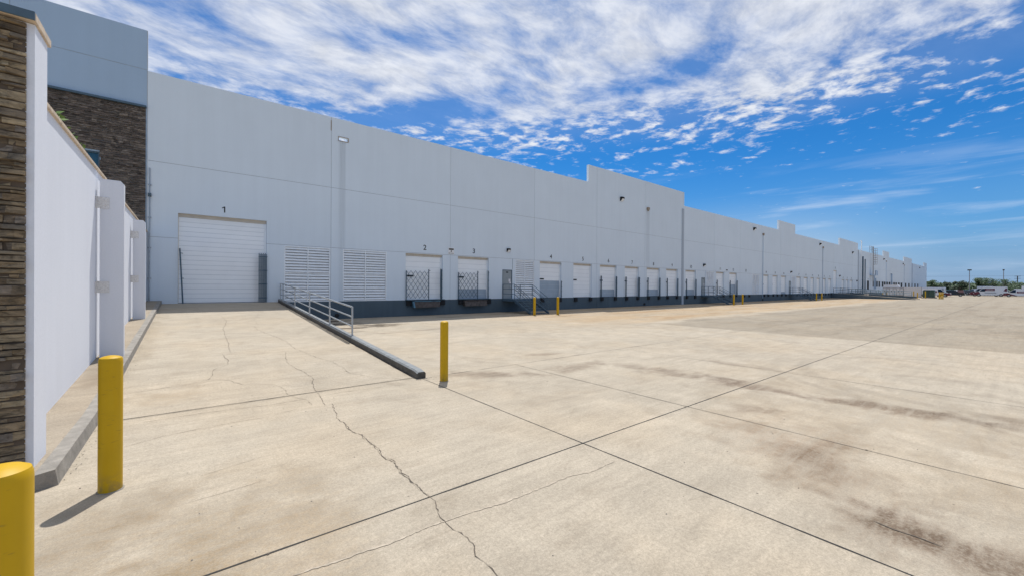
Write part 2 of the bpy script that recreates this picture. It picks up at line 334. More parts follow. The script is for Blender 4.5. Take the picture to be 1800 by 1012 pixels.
M = {
 'yard': concrete('yard_concrete', CB, STAINS, RINGS),
 'rampc': concrete('ramp_concrete', (.408, .355, .278), [(-.2, 9.0, .8, .5, 10, .6, (.82, .76, .68)), (.1, 12, .5, 2.2, 0, .3, (.85, .8, .74)), (-.85, 15, .25, 6., 0, .5, (.8, .76, .7))], (), False),
 'walk': concrete('walk_concrete', (.33, .28, .215), [(-1.3, 10.4, .25, 1.2, 0, .7, (.72, .68, .64))], (), False),
 'curb': mat('curb_concrete', (.26, .24, .21), .9, var=.25, vscale=6, bump=.6, bscale=40, fine=.12),
 'joint': mat('joint_sealant', (.022, .02, .018), .7, var=.3),
 'faint': mat('worn_joint', (.15, .12, .09), .9, var=.2),
 'seam': mat('patched_seam', (.43, .37, .29), .95, var=.25, vscale=14),
 'crack': mat('crack_dark', (.105, .085, .065), .9, var=.4, vscale=20),
 'wall': wallmat('painted_tiltup', (.70, .775, .84), [(7.05, .27, 10.45, 3.5, .24), (38.7, .45, 10.3, 4.5, .16), (101.3, .5, 10.3, 1.2, .2), (133, .5, 10.3, 1.2, .15)]),
 'blue': wallmat('bluegrey_panel', (.38, .50, .64)),
 'base': wallmat('slate_base', (.082, .116, .142), (), .10),
 'reveal': mat('reveal_groove', (.42, .455, .485), .8),
 'hinge': mat('hinge_line', (.60, .64, .67), .7),
 'door': mat('dock_door_paint', (.92, .94, .95), .45, var=.03, vscale=1.2),
 'doorlow': mat('replacement_panel', (.36, .44, .52), .45, var=.05),
 'louver': mat('louver_metal', (.86, .89, .91), .5, var=.05),
 'tan': mat('tan_sealant', (.62, .55, .46), .8, var=.1),
 'slate': mat('slate_steel_paint', (.065, .11, .15), .45, var=.15, vscale=8),
 'dark': mat('black_rubber', (.012, .013, .015), .8, var=.3, vscale=12),
 'num': mat('number_paint', (.03, .032, .036), .7),
 'mandoor': mat('grey_door_paint', (.30, .33, .34), .5, var=.06),
 'galv': mat('galvanised_steel', (.40, .43, .46), .38, .55, var=.18, vscale=9, fine=.06),
 'yellow': scuffed('yellow_plastic_sleeve', (.56, .335, .0)),
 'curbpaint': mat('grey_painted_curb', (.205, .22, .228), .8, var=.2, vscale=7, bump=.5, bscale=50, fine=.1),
 'curbshade': mat('shaded_curb_face', (.085, .082, .075), .9, var=.35, vscale=9, bump=.8, bscale=45, fine=.2),  # shade on the curb's sunless side and end, put into the colour
 'stucco': wallmat('white_stucco', (.755, .78, .84), (), .02),
 'pil': wallmat('white_panel', (.71, .73, .78), (), .02),
 'plate': mat('painted_bracket', (.66, .65, .64), .5, var=.2, vscale=30),
 'cap': mat('precast_cap', (.58, .47, .35), .8, var=.2, vscale=9, bump=.3),
 'stone': stonemat('ledge_stone', [(.11, .08, .05), (.26, .19, .11), (.14, .115, .085), (.32, .25, .155), (.12, .09, .06), (.22, .185, .15)]),
 'stonefar': stonemat('ledge_stone_dark', [(.07, .055, .045), (.15, .12, .10), (.09, .075, .062), (.20, .165, .135), (.08, .065, .055)]),
 'glass': mat('teal_glass', (.05, .12, .15), .08, .3),
 'bronze': mat('bronze_metal', (.09, .07, .05), .5, .4),
 'brass': mat('aged_conductor', (.36, .28, .20), .5, .2),
 'rust': mat('rusty_steel', (.085, .07, .062), .7, .2, var=.5, vscale=6),
 'bluesteel': mat('blue_steel', (.09, .20, .28), .5, .2, var=.4, vscale=5),
 'white': mat('white_paint', (.78, .78, .78), .4, var=.03),
 'signy': mat('sign_black', (.03, .028, .02), .5),
 'roof': mat('roof_membrane', (.55, .55, .53), .9, var=.1),
 'cream': mat('cream_panel', (.62, .52, .40), .8),
 'beige': mat('switchgear_beige', (.66, .66, .68), .55, var=.06),
 'greyp': mat('grey_panel', (.32, .31, .31), .6, var=.06),
 'green': mat('transformer_green', (.035, .07, .055), .5, var=.15),
 'ground': mat('dry_grass_ground', (.10, .115, .05), .95, var=.3, vscale=.1),
 'asphalt': mat('lot_asphalt', (.16, .155, .15), .9, var=.15, vscale=.3),
 'vwhite': mat('van_white', (.66, .69, .74), .25, var=.02),
 'vred': mat('van_red', (.11, .010, .02), .3, var=.05),
 'vglass': mat('dark_glass', (.012, .016, .022), .06, 0.),
 'tyre': mat('tyre', (.012, .012, .012), .8),
 'rim': mat('wheel_rim', (.4, .4, .4), .4, .6),
 'leaf': mat('leaf', (.030, .075, .018), .6, var=.45, vscale=.35),
 'leafd': mat('leaf_dark', (.018, .048, .015), .6, var=.4, vscale=.2),
 'leafy': mat('leaf_light', (.12, .20, .035), .55, var=.4, vscale=6),
 'bark': mat('bark', (.10, .075, .055), .9, var=.3),
 'tape': mat('door_sticker', (.75, .72, .74), .5),
}
# ------------------------------------------------------------------ ground
m_ = MB(); m_.face([(-3000, -4000, -.06), (6000, -4000, -.06), (6000, 4000, -.06), (-3000, 4000, -.06)])
tag(m_.build('ground', M['ground']), kind='structure')
m_ = MB(); m_.face([(212, -260, -.02), (330, -260, -.02), (330, 60, -.02), (212, 60, -.02)])
tag(m_.build('parking_lot', M['asphalt']), kind='structure')

def ribbon(mb, pts, w, z, mi, rnd, jag=.0, step=.06, zf=None, wv=.5):
    """thin strip lying on a surface; wanders a little and changes its width"""
    P = []
    for a, b in zip(pts[:-1], pts[1:]):
        a = Vector(a); b = Vector(b); L = (b-a).length; n = max(1, int(L/step))
        nrm = Vector((-(b-a).y, (b-a).x)).normalized()
        off = 0
        for i in range(n):
            off = off*.6 + rnd.uniform(-jag, jag) if i else 0
            P.append(a+(b-a)*i/n+nrm*off)
    P.append(Vector(pts[-1]))
    prev = None
    for i, p in enumerate(P):
        d = (P[min(i+1, len(P)-1)]-P[max(i-1, 0)]).normalized(); nn = Vector((-d.y, d.x))
        ww = w*(1+rnd.uniform(-wv, wv))/2
        if i in (0, len(P)-1): ww *= .4
        zz = (zf(p.x, p.y) if zf else 0)+z
        cur = ((p.x+nn.x*ww, p.y+nn.y*ww, zz), (p.x-nn.x*ww, p.y-nn.y*ww, zz))
        if prev: mb.face([prev[0], prev[1], cur[1], cur[0]], mi)
        prev = cur
RAMP = lambda x, y: max(0., (y-8.0)/17*1.05)
rn = random.Random(3)
yard = MB()
yard.face([(-60, -260, 0), (212, -260, 0), (212, 24.99, 0), (-60, 24.99, 0)], 0)
def joint(p, q, w, mi=1, z=.004, jag=.0015, step=.25, wv=.3): ribbon(yard, [p, q], w, z, mi, rn, jag, step, wv=wv)
joint((-.2, 3.39), (60, 3.39), .015); joint((60, 3.39), (190, 3.39), .035, step=3)
joint((3.86, 7.86), (3.86, -8), .014); joint((6.42, 7.9), (6.42, -10), .0095); joint((10.88, 7.9), (10.88, -14), .011, z=.0045)
joint((15.2, 12.4), (15.2, -20), .012); joint((3.98, 7.9), (40, 8.0), .010, jag=.004, wv=.7); joint((19.95, 12.4), (19.95, -25), .010, 2); 
joint((4.1, 12.0), (9.6, 12.45), .009, 2, jag=.004); joint((9.6, 12.5), (60, 12.5), .010, 2); joint((24.4, 12.5), (24.4, -25), .014); joint((28.9, 12.5), (28.9, -25), .014, 2)
for k in range(7): joint((33.4+4.5*k, 12.5), (33.4+4.5*k, -30), .016, 2, step=1)
for yy in (-1.1, -5.6, -10.1, 16.9): joint((6.5 if yy > 0 else 1, yy), (140, yy), .014, 2 if yy > 0 else 1, step=1)
CR = {"main": [[1.85, 7.07], [1.77, 6.53], [1.70, 6.24], [1.73, 5.95], [1.71, 5.54], [1.78, 5.36], [1.76, 5.16], [1.78, 4.76], [1.74, 4.58], [1.78, 4.31], [1.74, 4.03], [1.75, 3.42], [1.74, 3.26], [1.68, 3.11], [1.66, 2.93], [1.69, 2.74], [1.69, 2.57], [1.63, 2.4], [1.64, 2.3], [1.63, 2.18], [1.61, 2.0]],
 "c3": [[1.42, 7.98], [1.56, 7.62], [1.58, 7.18]], "c5": [[1.84, 7.97], [1.75, 7.05]], "oil": [[4.51, .75], [4.48, .62], [4.49, .49], [4.47, .35]]}
ribbon(yard, CR['main'], .006, .005, 3, rn, .014, .035, wv=.75)
ribbon(yard, [[x+.018*math.sin(y*9), y] for x, y in CR['main'][3:12]], .004, .0046, 3, rn, .012, .05, wv=.9)
ribbon(yard, CR['c3'], .004, .005, 3, rn, .012, .05, wv=.9); ribbon(yard, CR['c5'], .005, .005, 3, rn, .012, .05, wv=.9)
ribbon(yard, CR['oil'], .011, .005, 3, rn, .003, .05)
ribbon(yard, [[-.53, 7.72], [.15, 7.74], [.99, 7.6], [2.22, 7.72], [3.38, 7.6]], .007, .004, 2, rn, .01, .1, wv=.8)
ribbon(yard, [[-.61, 6.68], [-.27, 6.85], [.14, 6.93], [.9, 6.94], [1.34, 7.1]], .004, .004, 2, rn, .01, .1, wv=.9)
ribbon(yard, [[.55, 3.03], [.94, 2.99], [1.21, 2.96], [1.53, 2.97], [1.79, 2.95], [2.22, 2.89], [2.61, 2.88], [3.07, 2.88], [3.34, 2.81], [3.74, 2.82]], .014, .004, 4, rn, .006, .03, wv=.9)
ribbon(yard, [[.1, 5.2], [.45, 5.3], [.8, 5.35]], .004, .004, 2, rn, .01, .1, wv=.9); ribbon(yard, [[-.1, 4.6], [.3, 4.65], [.62, 4.7]], .004, .004, 2, rn, .01, .1, wv=.9)
for (p, q, n) in (((.2, 3.39), (14, 3.39), 26), ((3.86, -1), (3.86, 7.8), 16), ((6.42, -2), (6.42, 7.8), 8), ((10.88, -2), (10.88, 7.8), 9), ((4.2, 7.93), (16, 7.95), 14)):
    for _ in range(n):
        f = rn.random(); cx = p[0]+(q[0]-p[0])*f+rn.gauss(0, .006); cy = p[1]+(q[1]-p[1])*f+rn.gauss(0, .006); rr = rn.choice((.005, .007, .009, .013)); sx = rn.uniform(.7, 1.8)
        yard.face([(cx+rr*sx*math.cos(a)*rn.uniform(.6, 1.2), cy+rr*math.sin(a)*rn.uniform(.6, 1.2), .0062) for a in (0, .9, 1.8, 2.7, 3.6, 4.5, 5.4)], 3)
tag(yard.build('yard', [M['yard'], M['joint'], M['faint'], M['crack'], M['seam']]), kind='structure')

rp = MB()
N = 34
for i in range(N):
    y0 = 8+17*i/N; y1 = 8+17*(i+1)/N
    rp.face([(-1.02, y0, RAMP(0, y0)+.003), (3.76, y0, RAMP(0, y0)+.003), (3.76, y1, RAMP(0, y1)+.003), (-1.02, y1, RAMP(0, y1)+.003)], 0)
ZR = lambda x, y: RAMP(x, y)
for key, w in (('c2', .007), ('c2b', .008), ('c3', .006), ('c4', .006), ('c5', .007), ('c6', .004), ('c7', .004), ('c8', .003), ('c9', .004), ('c10', .004)):
    P = {'c2': [[.98, 19.8], [1.08, 18.32], [.86, 16.25], [.85, 14.72], [.85, 13.59], [.79, 12.26]], 'c2b': [[.65, 12.21], [.7, 11.5], [.68, 10.99], [.41, 10.58], [.37, 10.1], [.28, 9.79], [.02, 9.61], [-.87, 9.45]],
     'c3': [[.28, 9.83], [.6, 9.58], [.78, 9.15], [.99, 9.09], [1.32, 8.73], [1.38, 8.3], [1.42, 8.02]],
     'c4': [[1.38, 16.95], [1.77, 16.56], [1.76, 15.68], [2.01, 14.39], [2.18, 13.45], [2.22, 12.16], [2.46, 10.82], [2.69, 10.15], [2.73, 8.97], [3.06, 8.36], [3.49, 8.12]],
     'c5': [[1.96, 11.81], [1.78, 10.62], [1.84, 9.99], [1.93, 9.49], [1.97, 8.97], [1.88, 8.63], [1.84, 8.02]], 'c6': [[2.28, 20.06], [1.92, 18.03], [1.9, 16.75]],
     'c7': [[1.92, 8.84], [2.06, 8.89], [2.33, 9.1], [2.86, 9.26]], 'c8': [[.69, 10.95], [1.71, 10.35]], 'c9': [[.81, 12.25], [2.22, 12.16], [3.41, 11.94]], 'c10': [[1.88, 8.63], [1.67, 8.53], [1.43, 8.64]]}[key]
    ribbon(rp, P, w*.8, .0075, 2, rn, .02, .07, ZR, .8)
ribbon(rp, [(-1.0, 8.03), (3.76, 8.03)], .014, .007, 1, rn, .002, .15, ZR, .3)
ribbon(rp, [(3.735, 8.1), (3.738, 24.9)], .03, .007, 1, rn, .006, .2, ZR, .6)
ribbon(rp, [(3.66, 12.1), (3.69, 19)], .012, .007, 1, rn, .004, .2, ZR, .6)
tag(rp.build('ramp', [M['rampc'], M['joint'], M['crack']]), kind='structure')

# walkway slab and kerb along the left of the ramp
ZW = lambda y: .15+max(0., (y-8.)/17*1.05)
wk = MB(); kb = MB()
ys = [5.78, 8.0]+[8+17*(i+1)/8 for i in range(8)]; ys[-1] = 24.97
for a, b in zip(ys[:-1], ys[1:]):
    wk.hexa([(-1.56, a, -.02), (-1.14, a, -.02), (-1.14, b, -.02), (-1.56, b, -.02), (-1.56, a, ZW(a)), (-1.14, a, ZW(a)), (-1.14, b, ZW(b)), (-1.56, b, ZW(b))])
    kb.hexa([(-1.14, a-(.05 if a < 6 else 0), -.02), (-.985, a+(.03 if a < 6 else 0), -.02), (-.985, b, -.02), (-1.14, b, -.02), (-1.14, a-(.05 if a < 6 else 0), ZW(a)+.006), (-1.01, a+(.03 if a < 6 else 0), ZW(a)+.006), (-1.01, b, ZW(b)+.006), (-1.14, b, ZW(b)+.006)])
    # tooled joint in the kerb
tag(wk.build('walkway', M['walk']), kind='structure'); tag(kb.build('curb', M['curb']), kind='structure')

# painted curb wall along the right of the ramp
cw = MB()
ys = [7.88, 8.05]+[8+17*(i+1)/6 for i in range(6)]; ys[-1] = 24.96
ZC = lambda y: .17+max(0., (y-8.)/17*1.05)
for a, b in zip(ys[:-1], ys[1:]):
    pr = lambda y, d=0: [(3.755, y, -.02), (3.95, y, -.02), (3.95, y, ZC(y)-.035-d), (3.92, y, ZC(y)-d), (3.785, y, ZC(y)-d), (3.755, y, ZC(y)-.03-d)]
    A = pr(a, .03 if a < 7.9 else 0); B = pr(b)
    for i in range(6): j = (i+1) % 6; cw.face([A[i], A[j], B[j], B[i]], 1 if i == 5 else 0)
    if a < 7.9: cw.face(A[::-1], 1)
o = cw.build('ramp_curb_wall', [M['curbpaint'], M['curbshade']])
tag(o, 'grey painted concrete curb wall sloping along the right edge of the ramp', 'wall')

# ------------------------------------------------------------------ ramp railing
def railing_ramp():
    t = thing('ramp_railing', 'three rail galvanised pipe railing standing on the curb wall of the ramp to door one', 'railing', (3.853, 12.55, 0))
    ox, oy = 3.853, 12.55
    H = .86; ps = [12.55, 15.06, 18.1, 21.05, 24.1, 24.9]
    for y in ps:
        b = MB(); zt = ZC(min(y, 24.1))
        b.tube([(0, y-oy, ZC(y)-.02), (0, y-oy, zt+H)], .026, 12); b.tube([(0, y-oy, ZC(y)-.015), (0, y-oy, ZC(y)+.012)], .055, 12)
        b.build('post', M['galv'], t, True)
    for f in (1., .66, .33):
        b = MB(); q = [(0, ps[0]-oy-(.0), ZC(ps[0])+H*f), (0, 24.1-oy, ZC(24.1)+H*f), (0, 24.9-oy, ZC(24.1)+H*f)]
        b.tube(q, .026 if f == 1 else .022, 12); b.build('rail', M['galv'], t, True)
railing_ramp()

# ------------------------------------------------------------------ bollards
def bollard(h, r):
    b = MB(); b.lathe([(r, 0), (r, h-.05), (r*.985, h-.03), (r*.93, h-.014), (r*.7, h-.002), (r*.35, h+.006), (.001, h+.009)], n=40)
    return b
def make_bollard(x, y, h, r, label, group=None, mtl='yellow'):
    t = thing('bollard', label, 'bollard', (x, y, 0), group=group)
    bollard(h, r).build('sleeve', M[mtl], t, True)
    b = MB(); b.lathe([(r+.012, 0), (r+.012, .006)], n=32); b.build('base_seal', M['curb'], t)
    return t
make_bollard(-.55, 2.345, 1.27, .088, 'thick yellow bollard cut off by the lower left corner of the photo')
make_bollard(-.58, 5.37, 1.27, .086, 'thick yellow bollard in front of the curb end beside the ledge stone pier')
make_bollard(4.125, 7.40, 1.235, .084, 'lone yellow bollard beside the low end of the ramp curb wall')
G = 'slim yellow bollards guarding the dock stairs'
bs = [(18.56, 20.75, 'left yellow bollard at the foot of the stairs between docks three and four'), (20.37, 20.3, 'right yellow bollard near the stairs below dock four'),
      (49.46, 20.6, 'left of the two yellow bollards at the foot of the stairs after dock ten'), (52.11, 20.7, 'right of the two yellow bollards by the stairs after dock ten'),
      (80.3, 20.6, 'left of the two yellow bollards at the stairs after dock sixteen'), (83.2, 20.6, 'right of the two yellow bollards at the stairs after dock sixteen')]
b0 = make_bollard(bs[0][0], bs[0][1], 1.25, .092, bs[0][2], G)
for x, y, lb in bs[1:]: dup(b0, (x, y, 0), label=lb)
far = [(128.5, 20.0, 1.2, 'left bollard of the pale yellow pair near the white cylinder cap by the far ramp'), (129.8, 19.5, 1.2, 'right bollard of the pale yellow pair by the far ramp rails'),
       (127.0, 14.6, 1.55, 'tall yellow bollard before the beige panel wall, left of two'), (128.0, 14.1, 1.3, 'shorter rust stained bollard before the beige panel wall'),
       (128.0, 12.85, 1.55, 'yellow bollard standing before the green transformer')]
for x, y, h, lb in far: make_bollard(x, y, h, .09, lb, 'bollards by the far electrical yard')
for i, dx in enumerate((0, .42, .84)):
    make_bollard(122+i*.2, 10.2-dx*.55, 1.4, .10, ['left', 'middle', 'right'][i]+' bollard of the tight yellow trio right of the green transformer', 'bollards by the far electrical yard')

# ------------------------------------------------------------------ warehouse
WH = thing('warehouse', 'long pale grey tilt-up concrete warehouse with a slate blue base band and stepped parapets', 'warehouse', (0, 25, 0))
def P(mb, name, mats, parent=None, **k):       # part of the warehouse, built in world metres
    mb.v = [(x, y-25, z) for x, y, z in mb.v]
    return mb.build(name, mats, parent or WH, **k)
FL = 1.04; HD = 4.10
docks = {2: (11.05, 13.78), 3: (15.0, 17.7), 4: (22.93, 25.5), 5: (27.03, 29.55), 6: (30.72, 33.3), 7: (34.65, 37.1), 8: (38.56, 41.1), 9: (42.4, 44.9), 10: (46.7, 49.2),
         11: (54.62, 56.95), 12: (58.52, 60.95), 14: (70.56, 72.7), 15: (74.34, 76.6), 16: (78.14, 80.6), 17: (85.75, 88.2), 18: (89.7, 92.1), 19: (93.7, 95.9), 20: (97.5, 99.7), 21: (101.4, 103.7), 22: (105.3, 107.6),
         24: (115.9, 118.0), 25: (119.4, 121.6), 26: (123.0, 125.5)}
louv = [(4.05, 6.40), (7.12, 9.76), (20.28, 22.28), (51.85, 53.85), (66.35, 68.75), (83.3, 85.1)]
mand = [19.0, 50.6, 81.9]
darkdock = [(136.4, 139.0), (140.4, 142.8), (147.9, 150.1), (151.4, 153.7), (154.6, 156.8), (159.1, 161.5), (162.1, 164.6), (165.7, 168.2), (169.2, 171.9), (172.9, 175.6), (176.6, 179.4), (180.2, 183.), (184.8, 188.), (189.6, 193), (198, 201), (205, 208), (212, 215), (219, 222), (226, 229)]
TOP = 11.74; TALL = 13.35
tall = [(29.02, 46.28), (76.9, 84.9), (113.8, 130.4), (161.0, 169.5), (195.6, 212.6), (243.6, 252.2)]
XE = 252.2
def top(x):
    if x < -1.52: return 13.57
    for a, b in tall:
        if a < x < b: return TALL
    return TOP
holes = []     # x0,x1,z0,z1,depth
DD = .30
holes.append((-.43, 3.22, 1.06, 5.36, DD))
for a, b in docks.values(): holes.append((a, b, FL, HD, DD))
for a, b in louv: holes.append((a, b, FL+.02, HD, .10))
for a in mand: holes.append((a, a+.97, FL, 3.27, .06))
holes.append((109.1, 111.9, FL, 6.0, DD))
for a, b in darkdock: holes.append((a, b, 1.9 if a < 145 else 2.6, 4.2, DD))
scup = [(6.84, 7.36, 10.48, 10.68, .25)]
holes += scup
win = (-5.4, -3.07, 5.3, 7.70, .2); holes.append(win)
vj = [6.44+7.93*k for k in range(31)] + [-1.535, -5.6, -9.6]
hj = [(4.15, -1.5, XE), (7.65, -1.5, XE), (11.77, -12, -1.5)]
GW = .012
xs = {-12., XE}; zs = {0., FL, 13.57, TALL, TOP, 10.08}
for a, b, c, d, e in holes: xs |= {a, b}; zs |= {c, d}
for a, b in tall: xs |= {a, b}
for v in vj: xs |= {v-GW, v+GW}
for h, a, b in hj: zs |= {h-GW, h+GW}; xs |= {a if a > -12 else -12., b}
xs.add(-1.5)
xs = sorted(x for x in xs if -12 <= x <= XE); zs = sorted(zs)
def cell(i, k):
    """-> (depth, has front face, material) or None where there is no wall"""
    if i < 0 or k < 0 or i >= len(xs)-1 or k >= len(zs)-1: return None
    x = (xs[i]+xs[i+1])/2; z = (zs[k]+zs[k+1])/2
    if z > top(x): return None
    for a, b, c, d, e in holes:
        if a < x < b and c < z < d: return (e, False, 0)
    mt = 2 if x < -1.52 else 1 if z < FL and x > -1.0 else 0
    for v in vj:
        if abs(x-v) < GW: return (.012, True, 1 if mt == 1 else 3)
    for h, a, b in hj:
        if a < x < b and abs(z-h) < GW: return (.012, True, 3)
    return (0., True, mt)
wl = MB(); TH = .25
for i in range(len(xs)-1):
    for k in range(len(zs)-1):
        c = cell(i, k)
        if not c: continue
        x0, x1, z0, z1 = xs[i], xs[i+1], zs[k], zs[k+1]; y = 25+c[0]
        if c[1]: wl.face([(x0, y, z0), (x1, y, z0), (x1, y, z1), (x0, y, z1)], c[2])
        isc = any(a < (x0+x1)/2 < b and e < (z0+z1)/2 < d for a, b, e, d, _ in scup)
        if z0 >= 10.0 and not isc: wl.face([(x0, 25+TH, z0), (x0, 25+TH, z1), (x1, 25+TH, z1), (x1, 25+TH, z0)], 0)
        for di, dk, e in ((-1, 0, ((x0, z0), (x0, z1))), (1, 0, ((x1, z0), (x1, z1))), (0, -1, ((x0, z0), (x1, z0))), (0, 1, ((x0, z1), (x1, z1)))):
            n = cell(i+di, k+dk)
            if n is None: yn = 25+max(TH, c[0]) if k+dk >= 0 else y
            else: yn = 25+n[0]
            if yn > y+1e-6:
                (ax, az), (bx, bz) = e
                wl.face([(ax, y, az), (bx, y, bz), (bx, yn, bz), (ax, yn, az)], c[2])
P(wl, 'wall', [M['wall'], M['base'], M['blue'], M['reveal']])
r_ = MB()
r_.face([(-12, 25.2, 10.4), (XE-.1, 25.2, 10.4), (XE-.1, 110, 10.4), (-12, 110, 10.4)])
r_.face([(XE, 25, 0), (XE, 110, 0), (XE, 110, 11.7), (XE, 25, 11.7)]); r_.face([(XE-.25, 25.3, 10.3), (XE-.25, 110, 10.3), (XE-.25, 110, 11.7), (XE-.25, 25.3, 11.7)]); r_.face([(XE, 25, 11.7), (XE, 110, 11.7), (XE-.25, 110, 11.7), (XE-.25, 25, 11.7)])
r_.face([(-12, 110, 0), (XE, 110, 0), (XE, 110, 10.4), (-12, 110, 10.4)])
P(r_, 'roof', M['roof'])
r_ = MB(); r_.box(206, 243, 30, 30.4, 10.4, 13.6); P(r_, 'roof_screen', M['cream'])

# ledge stone on the taller office end
def stones(mb, x0, x1, z0, z1, y, rnd, hmin, hmax, lmin, lmax, prot, skip=None):
    z = z0
    while z < z1-.01:
        h = min(rnd.uniform(hmin, hmax), z1-z)
        if z1-(z+h) < hmin*.6: h = z1-z
        x = x1+rnd.uniform(0, .0)
        while x > x0:
            L = rnd.uniform(lmin, lmax); a = x-L; d = rnd.uniform(prot*.25, prot)
            bx, az = x-.003, z+.003
            aa = max(a, x0)+.003
            if skip and aa < skip[1] and bx > skip[0] and z+h > skip[2] and z < skip[3]:
                if bx > skip[1]+.05 and aa < skip[1]: aa = skip[1]
                elif aa < skip[0]-.05: bx = skip[0]
                else: x = a; continue
            j = lambda k=.25: rnd.uniform(-k, k)*prot
            e = lambda: rnd.uniform(.0, .12)*h
            xm = (aa+bx)/2+rnd.uniform(-.15, .15)*(bx-aa); tl, tr_ = rnd.uniform(.3, 1.)*d, rnd.uniform(.3, 1.)*d
            for (p, q, dp, dq) in ((aa, xm, tl, d), (xm, bx, d, tr_)):
                mb.hexa([(p, y-dp+j(), az+e()), (q, y-dq+j(), az+e()), (q, y+.01, az), (p, y+.01, az), (p, y-dp*rnd.uniform(.5, 1), z+h-.004-e()), (q, y-dq*rnd.uniform(.5, 1), z+h-.004-e()), (q, y+.01, z+h-.004), (p, y+.01, z+h-.004)])
            x = a
        z += h
st = MB(); stones(st, -9, -1.58, 0, 10.0, 24.985, random.Random(5), .05, .12, .16, .55, .08, skip=(win[0], win[1], win[2], win[3]))
P(st, 'stone_veneer', M['stonefar'])
b = MB(); b.box(-9, -1.56, 24.86, 24.995, 10.0, 10.09); P(b, 'stone_ledge', M['slate'])
b = MB(); b.box(win[0], win[1], 25.12, 25.16, win[2], win[3]); wn = P(b, 'window', M['glass'])
b = MB()
for x in (win[0], (win[0]+win[1])/2-.03, win[1]-.06): b.box(x, x+.06, 25.04, 25.115, win[2], win[3])
for z in (win[2], win[3]-.06): b.box(win[0]+.06, win[1]-.06, 25.045, 25.112, z, z+.06)
P(b, 'window_frame', M['slate'], wn); COL  # sub-part
bpy.data.objects['window_frame'].location = (0, 0, 0)

# conduits and corner trim between stone and wall
b = MB(); b.tube([(-1.44, 24.96, 1.2), (-1.44, 24.96, 7.3)], .022, 8)
for z in (2.2, 3.6, 5.0, 6.5): b.box(-1.50, -1.38, 24.93, 24.995, z, z+.05)
P(b, 'conduit', M['galv'])
b = MB(); b.tube([(-1.44, 24.94, 6.06), (-1.44, 24.72, 6.03)], .05, 12); b.box(-1.5, -1.38, 24.94, 24.995, 5.98, 6.14); P(b, 'pipe_outlet', M['slate'])

# sectional doors
def text_mesh(body, size):
    c = bpy.data.curves.new('t', 'FONT'); c.body = body; c.size = size; c.align_x = 'CENTER'; c.extrude = .002; c.offset = .013*size
    o = bpy.data.objects.new('t', c); COL.objects.link(o); dg = bpy.context.evaluated_depsgraph_get()
    me = bpy.data.meshes.new_from_object(o.evaluated_get(dg)); bpy.data.objects.remove(o); return me
def number(txt, x, z, h):
    if txt == '1':
        b = MB(); b.prism([(-.026, 0), (.026, 0), (.026, h), (-.02, h), (-.11, h*.80), (-.11, h*.66), (-.026, h*.78)], 0, .004, 'y')
        o = b.build('door_number', M['num'], WH); o.location = (x, -.006, z); return
    me = text_mesh(txt, h/.70); me.name = 'door_number'; me.materials.clear(); me.materials.append(M['num'])
    o = bpy.data.objects.new('door_number', me); COL.objects.link(o); o.parent = WH
    o.rotation_euler = (R(90), 0, 0); o.location = (x, -.006, z)
def secdoor(a, b, z0, z1, rows, low=0., slot=None, parent=None, ribs=1):
    mb = MB(); y = 25.20; h = (z1-z0-.16)/rows
    for i in range(rows):
        zz0 = z0+i*h; mi = 1 if zz0+h*.5 < z0+low else 0
        for r in range(ribs):
            r0 = zz0+h*r/ribs; r1 = zz0+h*(r+1)/ribs; g = .017
            mb.box(a+.02, b-.02, y+(.0 if r % 2 == 0 else .0), y+.05, r0+g/2, r1-g/2, mi)
            mb.box(a+.02, b-.02, y+.018, y+.045, r1-g/2, r1+g/2, 2)
    d = P(mb, 'dock_door', [M['door'], M['doorlow'], M['hinge']])
    m2 = MB(); m2.box(a, b, y-.03, y+.03, z1-.16, z1); m2.box(a, a+.02, y-.02, y+.055, z0, z1-.16)
    P(m2, 'head_seal', M['tan'], d)
    m2 = MB(); m2.box(b-.10, b-.004, y-.06, y-.003, z0, z1-.17); P(m2, 'door_track', M['louver'], d)
    if slot is not None:
        m2 = MB(); m2.box(a+slot, a+slot+.52, y-.025, y-.002, 2.57, 2.68); P(m2, 'vision_slot', M['dark'], d)
    # dark strip along the door sill
    m2 = MB(); m2.box(a, b, y-.1, y+.06, z0-.0, z0+.02); P(m2, 'threshold', M['dark'], d)
secdoor(-.43, 3.22, 1.06, 5.36, 9, 0, None, ribs=2)
number('1', 1.38, 5.58, .30)
lows = {3: .77, 4: 1.4, 6: .77, 8: .77, 10: .77, 12: 1.45, 16: .5}
for n, (a, b) in docks.items():
    secdoor(a, b, FL, HD, 8, lows.get(n, 0), .12 if n < 17 else None)
for n, (a, b) in docks.items(): number(str(n), (a+b)/2+(.0), 4.38, .34)
number('13', 63.95, 4.37, .37); number('23', 110.5, 6.35, .37)
for n, (a, b) in enumerate(darkdock[:2]): number(str(27+n), (a+b)/2, 4.42, .35)
secdoor(109.1, 111.9, FL, 6.0, 11, 0, None)
for a, b in darkdock:
    z0 = 1.9 if a < 145 else 2.6
    m2 = MB(); m2.box(a+.01, b-.01, 25.03, 25.08, z0+.01, 4.19); P(m2, 'dock_opening', M['dark'])
